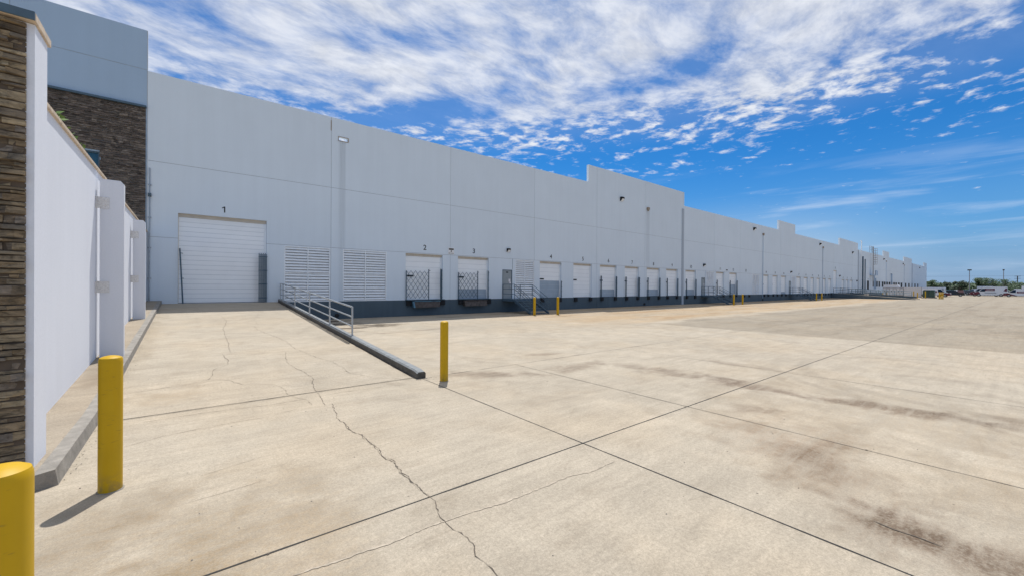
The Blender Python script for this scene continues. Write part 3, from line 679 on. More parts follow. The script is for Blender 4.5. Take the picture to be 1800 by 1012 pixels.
# louvres
for a, b in louv:
    mb = MB(); z0, z1 = FL+.02, HD; mid = (a+b)/2; zm = (z0+z1)/2+.03; fr = .045
    for x in (a, mid-fr/2, b-fr): mb.box(x, x+fr, 24.985, 25.06, z0, z1)
    for x0, x1 in ((a+fr, mid-fr/2), (mid+fr/2, b-fr)):
        for z in (z0, zm, z1-fr): mb.box(x0, x1, 24.99, 25.055, z, z+fr)
    lv = P(mb, 'louver', M['louver'])
    bl = MB()
    for (x0, x1) in ((a+fr, mid-fr/2), (mid+fr/2, b-fr)):
        for (c0, c1) in ((z0+fr, zm), (zm+fr, z1-fr)):
            n = 9
            for i in range(n):
                h = (c1-c0)/n; z = c0+i*h
                bl.hexa([(x0, 24.995, z+h*.22), (x1, 24.995, z+h*.22), (x1, 25.01, z+h*.22), (x0, 25.01, z+h*.22), (x0, 25.075, z+h*.98), (x1, 25.075, z+h*.98), (x1, 25.09, z+h*.98), (x0, 25.09, z+h*.98)])
                bl.box(x0, x1, 24.995, 25.012, z+h*.16, z+h*.22)
    P(bl, 'louver_blades', M['louver'], lv)
    bk = MB(); bk.box(a, b, 25.1, 25.12, z0, z1); P(bk, 'louver_backing', M['greyp'], lv)
# personnel doors
for a in mand:
    mb = MB(); mb.box(a+.05, a+.92, 25.02, 25.055, FL+.01, 3.22); d = P(mb, 'personnel_door', M['mandoor'])
    m2 = MB(); m2.box(a, a+.05, 24.99, 25.05, FL, 3.27); m2.box(a+.92, a+.97, 24.99, 25.05, FL, 3.27); m2.box(a+.05, a+.92, 24.99, 25.05, 3.22, 3.27); P(m2, 'door_frame', M['slate'], d)
    m2 = MB(); m2.tube([(a+.82, 25.0, 1.95), (a+.82, 24.95, 1.95), (a+.70, 24.95, 1.95)], .015, 8); m2.box(a+.79, a+.85, 25.005, 25.018, 1.85, 2.1); P(m2, 'handle', M['galv'], d)
    m2 = MB(); m2.box(a+.38, a+.58, 25.012, 25.018, 3.02, 3.12); P(m2, 'number_plate', M['num'], d)
    m2 = MB(); m2.box(a+.62, a+.80, 25.012, 25.017, 2.34, 2.56); m2.box(a+.70, a+.86, 25.012, 25.018, 2.2, 2.33); P(m2, 'sticker', M['tape'], d)
    # infill panel above the door
    m2 = MB(); m2.box(a+.99, a+1.01, 24.99, 24.998, 3.3, 4.13); P(m2, 'infill_joint', M['slate'])
# bumpers
bmp = None
for n, (a, b) in docks.items():
    for x in ((a+.10, b-.40) if n not in (2, 3) else (a+.05, b-.2)):
        w = .34
        if bmp is None or True:
            m2 = MB(); m2.box(x, x+w, 24.86, 24.998, .68, 1.03)
            for k in range(5): m2.box(x+.02+k*.066, x+.05+k*.066, 24.855, 24.86, .70, 1.01)
            P(m2, 'dock_bumper', M['dark'], bevel=0)
m2 = MB(); m2.box(63.2, 63.54, 24.86, 24.998, .68, 1.03); P(m2, 'dock_bumper', M['dark'])
m2 = MB(); m2.box(65.0, 65.34, 24.86, 24.998, .68, 1.03); P(m2, 'dock_bumper', M['dark'])
# levellers under docks two and 3
for n, mt in ((2, 'bluesteel'), (3, 'rust')):
    a, b = docks[n]
    m2 = MB(); m2.box(a-.02, b+.05, 24.75, 25.25, 1.035, 1.075); lv = P(m2, 'dock_leveler', M['slate'])
    m2 = MB(); x0, x1 = a+.48, b-.34
    m2.hexa([(x0+.06, 24.60, .56), (x1-.06, 24.60, .56), (x1-.06, 24.98, .66), (x0+.06, 24.98, .66), (x0, 24.70, .94), (x1, 24.70, .94), (x1, 24.98, .98), (x0, 24.98, .98)])
    P(m2, 'leveler_lip', M['rust'], lv)
    m2 = MB(); m2.hexa([(x0-.06, 24.58, .55), (x0+.04, 24.58, .55), (x0+.04, 24.98, .6), (x0-.06, 24.98, .6), (x0-.10, 24.68, .95), (x0, 24.68, .95), (x0, 24.98, .99), (x0-.10, 24.98, .99)])
    m2.box(x0, x1, 24.66, 24.7, .945, .985); P(m2, 'lip_bracket', M[mt], lv)
# scuppers, conductor heads and downspouts
b = MB(); a, c, z0, z1, _ = scup[0]
b.box(a-.03, c+.03, 24.965, 24.998, z1, z1+.035); b.box(a-.03, c+.03, 24.965, 24.998, z0-.03, z0); b.box(a-.03, a, 24.965, 24.998, z0, z1); b.box(c, c+.04, 24.965, 24.998, z0, z1); P(b, 'scupper', M['brass'])
for x in (38.6, 70.2, 101.3, 133.6, 165.0, 196.):
    b = MB(); b.box(x-.16, x+.16, 24.80, 24.998, 10.30, 10.56); b.tube([(x, 24.88, 10.18), (x, 24.88, 10.30)], .09, 10); h = P(b, 'conductor_head', M['brass'])
    if x > 60:
        b = MB(); b.tube([(x, 24.95, .45), (x, 24.95, 10.2)], .035, 10); P(b, 'downspout', M['blue'], h)
# drain outlets in the base
for x in (6.79, 38.08, 70.19, 101.4):
    b = MB(); b.tube([(x, 24.88, .22), (x, 24.998, .22)], .11, 18); P(b, 'drain_outlet', M['dark'], smooth=True)
# expansion joint covers at the steps in the parapet
for x, w, z in ((45.75, .42, 11.35), (130.4, .9, 11.7), (212.6, 1.2, 11.7)):
    b = MB(); b.box(x, x+w, 24.94, 24.998, 0.02, z); P(b, 'expansion_joint_cover', mats := wallmat('joint_cover_paint', (.42, .47, .53)))
# rust mark at a panel joint top
b = MB(); b.box(6.40, 6.44, 24.985, 24.998, 10.95, 11.55); P(b, 'joint_backer', M['brass'])
# hazard sign
b = MB(); b.box(14.20, 14.68, 24.975, 24.995, 4.2, 4.66); sg = b.build('warning_sign', M['white']); tag(sg, 'small white and black warning sign on the wall joint between docks two and three', 'sign')
b = MB(); b.box(14.25, 14.63, 24.968, 24.974, 4.50, 4.61); b.box(14.40, 14.48, 24.968, 24.974, 4.36, 4.46)
for i, (p, q) in enumerate(((14.23, 14.37), (14.41, 14.47), (14.52, 14.62))): b.box(p, q, 24.968, 24.974, 4.25, 4.285)
b.build('sign_print', M['signy'], sg)
b = MB(); b.box(57.5, 57.95, 24.975, 24.995, 4.35, 4.5); sg = b.build('wall_plate', M['num']); tag(sg, 'small dark plate on the wall between docks eleven and twelve', 'sign')

# wall packs
def wallpack(x, z, s, label, parentcol=None):
    t = thing('wall_lamp', label, 'wall lamp', (x, 25, z), group='black wall pack lamps on the warehouse')
    b = MB(); b.prism([(-.002, -.22*s), (-.10*s, -.22*s), (-.30*s, .02*s), (-.30*s, .16*s), (-.24*s, .22*s), (-.002, .22*s)], -.22*s, .22*s, 'x')
    b.build('housing', M['dark'], t)
    b = MB(); b.hexa([(-.17*s, -.125*s, -.235*s), (.17*s, -.125*s, -.235*s), (.17*s, -.02*s, -.26*s), (-.17*s, -.02*s, -.26*s), (-.17*s, -.315*s, -.0*s), (.17*s, -.315*s, -.0*s), (.17*s, -.27*s, .03*s), (-.17*s, -.27*s, .03*s)])
    b.build('lens', M['louver'], t)
for x, z, lb in ((33.97, 10.82, 'black wall lamp high on the first raised parapet panel above dock seven'), (66.7, 10.9, 'black wall lamp high on the wall above the louver before dock fourteen'),
                 (99.3, 10.9, 'black wall lamp high on the wall above dock twenty'), (124.9, 10.7, 'black wall lamp on the raised parapet panel above dock twenty-five'),
                 (161.2, 10.8, 'black wall lamp high on the far wall, beside the narrow raised parapet after the ladder'), (193.5, 10.75, 'black wall lamp high on the far wall just before the second last raised parapet'), (231, 10.7, 'farthest black wall lamp, before the last raised parapet')):
    wallpack(x, z, 1.0 if x > 50 else .9, lb)
for x, z, lb in ((19.54, 4.80, 'small black wall lamp above the grey door between docks three and four'), (51.19, 4.85, 'small black wall lamp above the grey door after dock ten'),
                 (82.8, 4.85, 'small black wall lamp above the grey door after dock sixteen'), (113.9, 4.85, 'small black wall lamp right of the tall door twenty-three'), (129.3, 3.95, 'lowest black wall lamp, at the end of the third raised parapet wall')):
    wallpack(x, z, .62 if x < 30 else .75, lb)

# ------------------------------------------------------------------ scissor gates
def lattice(mb, x0, x1, z0, z1, y, nx, nz):
    w = (x1-x0)/nx; h = (z1-z0)/nz
    for i in range(-nz, nx+1):
        for s in (1, -1):
            pts = []
            # diagonal bars
            a = x0+i*w if s == 1 else x0+(i+nz)*w
            t0, t1 = 0., float(nz)
            xa = lambda t: a+s*t*w
            lo, hi = 0., float(nz)
            for t in (i_*.5 for i_ in range(2*nz+1)):
                pass
            if s == 1: lo = max(lo, (x0-a)/w); hi = min(hi, (x1-a)/w)
            else: lo = max(lo, (a-x1)/w); hi = min(hi, (a-x0)/w)
            if hi-lo < .1: continue
            p = (xa(lo), y+.006*s, z0+lo*h); q = (xa(hi), y+.006*s, z0+hi*h)
            mb.tube([p, q], .014, 4)
def gate_open(n, xr, label):
    a, b = docks[n]
    t = thing('scissor_gate', label, 'gate', (a, 24.93, FL), group='expanded scissor gates')
    mb = MB(); lattice(mb, .02, xr-a, .12, 1.92, 0, 5, 4); mb.build('lattice', M['slate'], t)
    for x, h, lean in ((.02, 1.9, 0), (xr-a, 2.05, .06)):
        mb = MB(); mb.box(x-.022, x+.022, -.03, .03, .03, h); mb.build('post', M['slate'], t)
    mb = MB(); mb.box(xr-a+.02, xr-a+.1, -.03, 0, 1.93, 1.97); mb.build('latch', M['slate'], t)
gate_open(2, 12.68, 'expanded steel scissor gate across the left half of dock door two')
gate_open(3, 16.66, 'expanded steel scissor gate across the left half of dock door three')
def folded(x, z0, h, w, label, nb=5):
    t = thing('folded_gate', label, 'gate', (x, 24.90, z0), group='folded scissor gates')
    for k in range(nb):
        mb = MB(); xx = w*k/max(1, nb-1)
        mb.box(xx-.014, xx+.014, -.035+(k % 2)*.02, .03, .0, h*(1-.015*(k % 2))); mb.build('slat', M['slate'], t)
    for f in (.08, .36, .64, .92):
        mb = MB(); mb.box(-.03, w+.03, -.05, -.037, h*f, h*f+.04); mb.build('strap', M['slate'], t)
folded(2.86, 1.07, 2.55, .34, 'wide bundle of folded gate bars against the right jamb of door one', 8)
t = thing('gate_post', 'thin dark gate post leaning against the left jamb of door one', 'post', (-.36, 24.93, 1.05))
mb = MB(); mb.tube([(0.12, -.02, 0), (-.0, 0, 2.62)], .03, 8); mb.build('post', M['slate'], t)
mb = MB(); mb.tube([(0.0, -.02, 2.4), (.12, -.03, 2.38)], .015, 6); mb.tube([(.06, -.02, 1.2), (.15, -.03, 1.2)], .015, 6); mb.build('latch', M['slate'], t)
folded(docks[2][1]-.22, FL, 2.1, .10, 'folded gate bars at the right jamb of dock door two', 3)
folded(docks[3][1]-.14, FL, 2.1, .05, 'folded gate bars at the right jamb of dock door three', 2)
folded(docks[4][1]-.10, FL, 1.45, .03, 'short thin gate bar at the right jamb of dock door four', 2)
for n in (6, 7, 8, 9, 10, 11, 12):
    a, b = docks[n]
    folded(a+.03, FL, 2.0, .10, 'folded gate bars at the left jamb of dock door %s' % WORD[n], 3)
    if n != 11: folded(b-.20, FL, 2.0, .12 if n != 7 else .22, 'folded gate bars at the right jamb of dock door %s' % WORD[n], 3 if n != 7 else 6)

# ------------------------------------------------------------------ dock stairs
def stairs(label):
    t = thing('dock_stairs', label, 'stairs', (19.0, 25, 0), group='slate blue steel dock stairs')
    W = 1.80; D = 1.5; run = 1.78; n = 6
    b = MB(); b.box(0, W, -D, -.012, .86, 1.035); b.build('landing', M['slate'], t)
    for x in (0, W-.05):
        b = MB(); b.prism([(-D, 1.035), (-D, .80), (-D-run, -.0), (-D-run-.12, -.0), (-D-run-.12, .10)], x, x+.05, 'x'); b.build('stringer', M['slate'], t)
    for i in range(n):
        b = MB(); z = 1.035-1.035*(i+1)/(n+0)+.0; y = -D-run*(i+.5)/n
        b.box(.05, W-.05, y-.16, y+.13, max(z, .03)-.03+.04, max(z, .03)+.04); b.build('tread', M['slate'], t)
    sl = 1.035/run
    for x in (.025, W-.025):
        fr = MB()
        for (y, z0, z1) in ((-.06, 1.03, 2.13), (-D, 1.03, 2.13), (-D-run, .02, 1.14)): fr.tube([(x, y, z0), (x, y, z1)], .024, 8)
        for h in (1.10, .74, .38):
            fr.tube([(x, -.05, 1.035+h), (x, -D, 1.035+h), (x, -D-run, .05+h)], .02, 8)
        xi = x+(.07 if x < 1 else -.07)
        fr.tube([(xi, -D+.25, 1.98), (xi, -D, 1.95), (xi, -D-run, .93), (xi, -D-run-.3, .88), (xi, -D-run-.38, .78), (xi, -D-run-.30, .62), (xi, -D-run, .60)], .018, 8)
        fr.build('railing', M['slate'], t, True)
    return t
s0 = stairs('slate blue steel stairs with pipe rails between docks three and four')
dup(s0, (50.6, 25, 0), label='slate blue steel stairs rising to the grey door after dock ten')
dup(s0, (81.9, 25, 0), label='slate blue steel stairs rising to the grey door after dock sixteen')

# ------------------------------------------------------------------ far ramp, its rails
X2 = 107.4
t = thing('far_ramp', 'dark walled concrete ramp running out from the tall door twenty-three', 'ramp', (X2, 25, 0))
b = MB(); b.prism([(-.02, 0), (-.02, 1.12), (-12.9, .10), (-12.9, 0)], 0, .3, 'x'); b.build('side_wall', M['base'], t)
b = MB(); b.prism([(-.02, 0), (-.02, 1.04), (-12.9, .02), (-12.9, 0)], .3, 5.2, 'x'); b.build('ramp_deck', M['walk'], t)
b = MB(); b.prism([(-.02, 0), (-.02, 1.12), (-12.9, .10), (-12.9, 0)], 5.2, 5.5, 'x'); b.build('side_wall', M['base'], t)
for xx in (.15, 5.35):
    b = MB()
    for k in range(6):
        y = -.4-1.5*k; z = 1.1+y*.079
        b.tube([(xx, y, z), (xx, y, z+1.1)], .035, 6)
    for h in (1.1, .72, .36): b.tube([(xx, -.4, 1.07+h), (xx, -7.9, 1.1-7.9*.079+h)], .03, 6)
    b.build('railing', M['slate'], t)
t = thing('fuel_ramp_wall', 'second dark ramp wall with long slate rails, beyond the first far ramp', 'ramp', (119.0, 25, 0))
b = MB(); b.prism([(-.02, 0), (-.02, 1.0), (-11, .4), (-11, 0)], 7, 7.3, 'x'); b.build('side_wall', M['base'], t)
b = MB()
for k in range(8):
    y = -.4-1.4*k; b.tube([(7.15, y, .95+y*.05), (7.15, y, 2.05+y*.05)], .04, 6)
for h in (2.0, 1.6, 1.25): b.tube([(7.15, -.4, h), (7.15, -10.2, h-.5)], .04, 6)
b.build('railing', M['bluesteel'], t)
b = MB(); b.lathe([(.4, 0), (.4, .9), (.3, 1.05), (.02, 1.1)], n=16)
o = b.build('vent_cap', M['cream'], None, True, loc=(117.5, 21.0, 0)); tag(o, 'short cream vent cap standing beside the far ramp rails', 'vent')

# roof ladder with cage
t = thing('roof_ladder', 'caged steel ladder climbing the far wall to a guard rail above the parapet', 'ladder', (144.6, 25, 0))
b = MB()
for x in (-.3, .3): b.tube([(x, -.5, 2.6), (x, -.5, 13.4)], .05, 6)
for k in range(32): b.tube([(-.3, -.5, 2.8+k*.32), (.3, -.5, 2.8+k*.32)], .03, 4)
b.build('ladder', M['greyp'], t)
b = MB()
for z in [8.6+k*.6 for k in range(8)]:
    b.tube([(-.55+ .0, -.5, z)]+[(.55*math.cos(a)*1.1, -.5-.85*math.sin(a), z) for a in (2.8, 2.3, 1.57, .8, .3)]+[(.6, -.5, z)], .035, 4)
for a in (2.6, 1.57, .5): b.tube([(.6*math.cos(a), -.5-.85*math.sin(a), 8.6), (.6*math.cos(a), -.5-.85*math.sin(a), 12.8)], .03, 4)
b.build('cage', M['greyp'], t)
b = MB()
for x in (-2.6, -.6, .8, 2.2): b.tube([(x, -.2, 11.75), (x, -.2, 13.45)], .05, 6)
for z in (13.4, 12.95, 12.5): b.tube([(-2.6, -.2, z), (2.2, -.2, z)], .05, 6)
b.build('guard_rail', M['galv'], t)
b = MB(); b.box(-1.2, 1.6, -1.2, -.1, 5.6, 5.75)
for x in (-1.2, 1.55): b.box(x, x+.08, -1.2, -1.1, 5.7, 6.9)
b.box(-1.2, .2, -1.25, -1.15, 5.8, 7.0)
b.build('platform', M['blue'], t)
b = MB(); b.tube([(2.9, -.3, 2.0), (2.9, -.3, 5.6)], .12, 8); b.tube([(4.6, -.3, 2.0), (4.6, -.3, 5.0)], .12, 8); b.build('standpipe', M['blue'], t)
t = thing('wall_pipes', 'bundle of tall grey pipes on the wall after the third raised parapet', 'pipes', (131.4, 25, 0))
b = MB(); b.tube([(.8, -.35, .5), (.8, -.35, 13.9), (.0, -.35, 14.0)], .10, 8); b.build('pipe', M['louver'], t)
for x, h in ((2.4, 10.2), (3.3, 9.7), (4.6, 9.6)):
    b = MB(); b.tube([(x, -.35, .5), (x, -.35, h)], .16, 8); b.build('pipe', M['slate'] if x != 3.3 else M['louver'], t)
t = thing('dark_stack', 'short dark exhaust stack on the far wall above the dark dock openings', 'pipe', (172.0, 24.7, 0))
b = MB(); b.tube([(0, 0, 3.2), (0, 0, 6.6)], .16, 8); b.build('stack', M['blue'], t)
b = MB(); b.box(-.3, .3, -.05, .25, 6.6, 6.75); b.build('stack_cap', M['slate'], t)

# ------------------------------------------------------------------ screen wall at the left
SW = thing('screen_wall', 'white stucco screen wall with a dark ledge stone pier and precast cap left of the ramp', 'wall', (-1.5, 6, 0))
def Q(mb, name, mats, parent=None, **k):
    mb.v = [(x+1.5, y-6, z) for x, y, z in mb.v]; return mb.build(name, mats, parent or SW, **k)
b = MB(); b.box(-3.6, -1.185, 6.0, 6.44, 0, 4.47); Q(b, 'pier', M['stucco'])
b = MB(); stones(b, -3.5, -1.235, 0, 4.46, 6.0, random.Random(11), .028, .105, .09, .42, .075); Q(b, 'stone_veneer', M['stone'])
b = MB(); b.box(-3.5, -1.245, 5.985, 5.998, 0, 4.46); Q(b, 'mortar_bed', M['bark'])
b = MB(); b.box(-3.7, -1.165, 5.925, 6.24, 4.475, 4.555); b.box(-3.7, -1.167, 6.25, 6.50, 4.474, 4.553); Q(b, 'pier_cap', M['cap'], bevel=.006)
b = MB(); b.box(-3.7, -1.168, 5.905, 5.923, 4.478, 4.557); Q(b, 'cap_front_shade', M['slate'])  # dark strip that paints the shade on the cap's front
b = MB(); b.box(-1.75, -1.53, 6.43, 24.9, 0, 4.33); Q(b, 'stucco_wall', M['stucco'])
b = MB(); y = 6.53
while y < 24.9: b.box(-1.80, -1.495, y, min(y+1.19, 24.9), 4.33, 4.385); y += 1.2
Q(b, 'wall_cap', M['cap'], bevel=.006)
def pilaster(y, x1, ztop, zb, t_=.17):
    b = MB(); c = .07
    b.prism([(-1.475, zb), (x1, zb), (x1, ztop-c), (x1-c*.8, ztop), (-1.475, ztop)], y, y+t_, 'y'); p = Q(b, 'pilaster', M['pil'])
    for z in (ztop-.62, 1.83+(zb-.4)*.6):
        b = MB(); b.box(-1.525, -1.33, y-.016, y-.002, z, z+.24); b.box(-1.527, -1.515, y-.12, y-.017, z, z+.24); 
        for dz in (.07, .17): b.tube([(-1.40, y-.03, z+dz), (-1.40, y-.016, z+dz)], .018, 8)
        Q(b, 'bracket', M['plate'], p)
pilaster(12.05, -1.105, 4.16, .30); pilaster(18.4, -1.165, 4.10, .70)

# ------------------------------------------------------------------ vegetation
def leafcloud(mb, cx, cy, cz, r, n, s, rnd, flat=.75, mi=0):
    for _ in range(n):
        while True:
            v = Vector((rnd.uniform(-1, 1), rnd.uniform(-1, 1), rnd.uniform(-1, 1)))
            if v.length < 1: break
        c = Vector((cx+v.x*r, cy+v.y*r, cz+v.z*r*flat)); a = Vector((rnd.uniform(-1, 1), rnd.uniform(-1, 1), rnd.uniform(-.6, .6))).normalized()
        u = a.orthogonal().normalized(); q = s*rnd.uniform(.6, 1.4)
        mb.face([c-a*q, c+u*q*.5, c+a*q, c-u*q*.5], mi)
def tree(name, label, x, y, h, w, rnd, mt='leaf', n=1500, s=.22, group=None, trunk=.16, z0=.3, cat='tree'):
    t = thing(name, label, cat, (x, y, 0), group=group)
    tr = MB(); tr.tube([(0, 0, 0), (.05*w, 0, h*.3), (.02*w, .03*w, h*.62)], trunk, 8, r1=trunk*.4)
    lf = MB(); K = 16
    for k in range(K):
        a = rnd.uniform(0, 6.283); rr = rnd.uniform(.12, .5)*w; zz = h*(z0+(1-z0)*rnd.uniform(.12, .88)); sc = rnd.uniform(.14, .25)*w*(1.15-.35*zz/h)
        ex, ey = rr*math.cos(a)*(1.25-.55*zz/h), rr*math.sin(a)*(1.25-.55*zz/h)
        tr.tube([(.03*w, 0, h*.3), (ex*.5, ey*.5, (h*.3+zz)*.52), (ex, ey, zz)], trunk*.4, 5, r1=trunk*.1)
        leafcloud(lf, ex, ey, zz, sc, n//K, s, rnd)
    tr.build('trunk', M['bark'], t); lf.build('crown', M[mt], t)
    return t
rv = random.Random(21)
t = thing('young_tree', 'young tree whose bright green leaves peek over the white screen wall', 'tree', (-2.9, 13.6, 0))
tr = MB(); lf = MB()
tr.tube([(0, 0, 0), (.05, .1, 3), (.2, .3, 5.0)], .06, 8, r1=.02)
for (x, y, z) in ((.45, 1.2, 5.7), (.55, 1.6, 5.5), (.35, .9, 5.9), (.3, .3, 5.3), (.5, 1.2, 5.2), (-.1, -1.1, 5.65), (.1, -.9, 5.55), (0, 0, 4.6), (-.4, .4, 4.8)):
    tr.tube([(.1, .15, 4.2), (x*.7, y*.6, z-.5), (x, y, z)], .02, 6, r1=.006); leafcloud(lf, x, y, z, .26, 16, .085, rv, 1.)
tr.build('trunk', M['bark'], t); lf.build('crown', M['leafy'], t)

G2 = 'trees beyond the far parking lot'
X = 270
tree('tree', 'dark leafy tree right beside the far end of the warehouse', X, X*.0895, 6.9, 6.2, rv, 'leaf', 2600, .22, G2, .2)
tree('tree', 'rounded dark tree just right of the tree nearest the warehouse end', X+8, (X+8)*.079, 6.0, 5.2, rv, 'leafd', 2200, .22, G2, .2)
tree('tree', 'low broad tree standing left of the twin head lot light', X, X*.061, 5.8, 5.4, rv, 'leafd', 2400, .22, G2, .2)
tree('tree', 'broad rounded tree right of the tall lot light, behind the first white van', X-6, (X-6)*.0335, 6.9, 7., rv, 'leaf', 3000, .22, G2, .2)
tree('tree', 'loose feathery tree around the foot of the right hand light pole', X-2, (X-2)*.0125, 6.8, 7., rv, 'leaf', 1300, .20, G2, .2)
tree('tree', 'small dark tree at the right edge of the photo beyond the vans', X+20, (X+20)*-.005, 4.8, 5, rv, 'leaf', 1500, .22, G2, .2)
wd = MB(); rw = random.Random(5)
for k in range(900):
    x = rw.uniform(330, 380); y = rw.uniform(-60, 75); h = rw.uniform(4.5, 7.2) if y < 30 else rw.uniform(5.5, 7.8)
    leafcloud(wd, x, y, h*.45, h*.48, 60, .5, rw, 1.)
tag(wd.build('woodland', M['leaf']), 'far green tree line beyond the parking lot', 'woodland', kind='stuff')
tag(o := (lambda b: (leafcloud(b, 0, 0, 0, 1, 1, .01, rw), b)[1])(MB()).build('weed_tuft', M['leafy']), 'tiny green weed growing at the bottom of the curb wall', 'plant') if False else None

# ------------------------------------------------------------------ lot lights and utility pole
def lotlight(x, y, h, double, label):
    t = thing('lot_light', label, 'light pole', (x, y, 0))
    b = MB(); b.tube([(0, 0, 0), (0, 0, h)], .17, 8, r1=.12); b.build('pole', M['greyp'], t)
    b = MB()
    if double:
        b.box(-.4, .4, -.7, .7, h, h+.55)
    else: b.box(-.3, .3, -.32, .32, h-.1, h+.4)
    b.build('lamp_head', M['bronze'], t)
lotlight(300, 300*.0498, 11.3, True, 'tall lot light with a wide double head, between two trees')
lotlight(300, 300*.0143, 11.2, False, 'dark lot light with a small head above the feathery tree')
t = thing('utility_pole', 'wooden utility pole with two crossarms near the right edge of the photo', 'utility pole', (380, 380*.0006, 0))
b = MB(); b.tube([(0, 0, 0), (0, 0, 10.2)], .2, 8); b.build('pole', M['bark'], t)
for z in (9.9, 8.6):
    b = MB(); b.box(-.1, .1, -1.15, 1.15, z, z+.18); b.build('crossarm', M['bark'], t)
b = MB()
for z in (10.2,): b.tube([(0, 45, z+.3), (0, 0, z), (0, -60, z+.3)], .05, 4)
b.build('wire', M['slate'], t)

# ------------------------------------------------------------------ vehicles
def wheel(t, x, y, r=.36, w=.24):
    b = MB(); b.tube([(x, y-w/2, r), (x, y+w/2, r)], r, 20); wh = b.build('wheel', M['tyre'], t, True)
    b = MB(); s = -1 if y < 0 else 1; b.tube([(x, y+s*w/2, r), (x, y+s*(w/2+.012), r)], r*.6, 16); b.build('rim', M['rim'], wh)
def body_from(prof, w, tuck, zt0, zt1, mats, name, t, mi=None):
    """side profile (x,z) extruded across y, sides leaning in above the beltline"""
    b = MB(); n = len(prof)
    def yy(z): 
        f = 0 if z < zt0 else min(1, (z-zt0)/(zt1-zt0)); return w/2-tuck*f
    for s in (-1, 1):
        b.face([(x, s*yy(z), z) for x, z in (prof if s < 0 else prof[::-1])])
    for i in range(n):
        (x0, z0), (x1, z1) = prof[i], prof[(i+1) % n]
        b.face([(x0, -yy(z0), z0), (x0, yy(z0), z0), (x1, yy(z1), z1), (x1, -yy(z1), z1)])
    return b.build(name, mats, t)
def van(x, y, label, L=6.6, H=2.95, k=1., group='white vans with dark red noses', low=False):
    t = thing('parked_van', label, 'van', (x, y, 0), R(90), group)      # nose towards +Y
    if not low: pr = [(-L/2, .45), (L/2-.25, .42), (L/2, .65), (L/2-.02, 1.05), (L/2-.35, 1.35), (L/2-1.0, 1.55), (L/2-1.9, H-.35), (L/2-2.3, H-.05), (L/2-2.9, H), (-L/2+.1, H), (-L/2, H-.15)]
    else: pr = [(-L/2, .4), (L/2-.2, .38), (L/2, .6), (L/2-.05, .95), (L/2-.9, 1.2), (L/2-1.9, H-.12), (L/2-2.6, H), (-L/2+.1, H), (-L/2, H-.15)]
    W = 2.1
    body_from(pr, W, .14, 1.2, H, M['vwhite'], 'body', t)
    zb = 1.2
    yb = lambda z: W/2-.14*(0 if z < 1.2 else (z-1.2)/(H-1.2))+.006
    for s in (1, -1):
        f = lambda pts, nm, mt: (lambda b: (b.face([(px, s*(yb(pz)), pz) for px, pz in (pts if s < 0 else pts[::-1])]), b.build(nm, M[mt], t)))(MB())
        if not low:
            f([(L/2-.28, .44), (L/2, .66), (L/2-.03, 1.03), (L/2-.36, 1.33), (L/2-.98, 1.5), (L/2-1.3, 1.1), (L/2-1.25, .45)], 'red_fender', 'vred')
            f([(L/2-1.15, 1.52), (L/2-2.3, 1.50), (L/2-2.3, H-.6), (L/2-1.80, H-.6)], 'side_window', 'vglass')
            f([(-.9, H-1.25), (1.0, H-1.25), (1.0, H-.55), (-.9, H-.55)], 'red_panel', 'vred')
            f([(-L/2+.05, .75), (-L/2+1.5, .46), (-L/2+.05, .46)], 'red_sweep', 'vred')
            f([(-L/2+.08, 1.5), (-L/2+.75, 1.7), (-L/2+.35, H-.5), (-L/2+.08, H-.45)], 'red_corner', 'vred')
            b = MB(); b.box(-.7, .8, s*yb(H-.85)-.004, s*yb(H-.85)+.012, H-.95, H-.82); b.build('lettering', M['vwhite'], t)
            b = MB(); b.box(-1.2, 1.1, s*yb(1.1)-.004, s*yb(1.1)+.012, 1.05, 1.18); b.build('side_stripe', M['slate'], t)
        else:
            f([(L/2-.2, .40), (L/2, .62), (L/2-.06, .94), (L/2-.9, 1.17), (L/2-1.3, .9), (L/2-2.6, .42)], 'red_fender', 'vred')
            f([(L/2-1.05, 1.22), (L/2-2.3, 1.22), (L/2-2.35, H-.2), (L/2-1.85, H-.25)], 'side_window', 'vglass')
            f([(-.9-.9, 1.15), (.6, 1.15), (.6, 1.6), (-1.8, 1.6)], 'red_panel', 'vred')
            b = MB(); b.box(-1.6, .4, s*yb(1.5)-.004, s*yb(1.5)+.012, 1.36, 1.46); b.build('lettering', M['vwhite'], t)
    b = MB(); zz = 1.5 if not low else 1.2
    x0 = L/2-.98 if not low else L/2-.92; x1, z1 = (L/2-1.88, H-.37) if not low else (L/2-1.88, H-.15)
    b.face([(x0, -.9, zz+.04), (x0, .9, zz+.04), (x1, .82, z1), (x1, -.82, z1)]); o = b.build('windscreen', M['vglass'], t); o.location = (.012, 0, .012)
    b = MB(); b.box(L/2-.5, L/2+.01, -.95, .95, .75, 1.1); b.box(L/2-.3, L/2+.04, -1., 1., .38, .7); b.build('nose', M['vred'], t)
    for s in (-1, 1):
        b = MB(); b.box(L/2-.12, L/2+.03, s*.82-.16, s*.82+.16, .85, 1.08); b.build('headlight', M['white'], t)
        for xx in (L/2-1.05, -L/2+1.2): wheel(t, xx, s*(W/2-.1), .40)
    return t
van(190, 5.25, 'high roof white van with dark red nose, nearer of the two side by side')
van(193.4, 6.25, 'high roof white van half hidden behind a matching van, nose farther left')
van(184, -.4, 'low white van with dark red nose at the right edge of the photo', 6.2, 2.25, low=True)
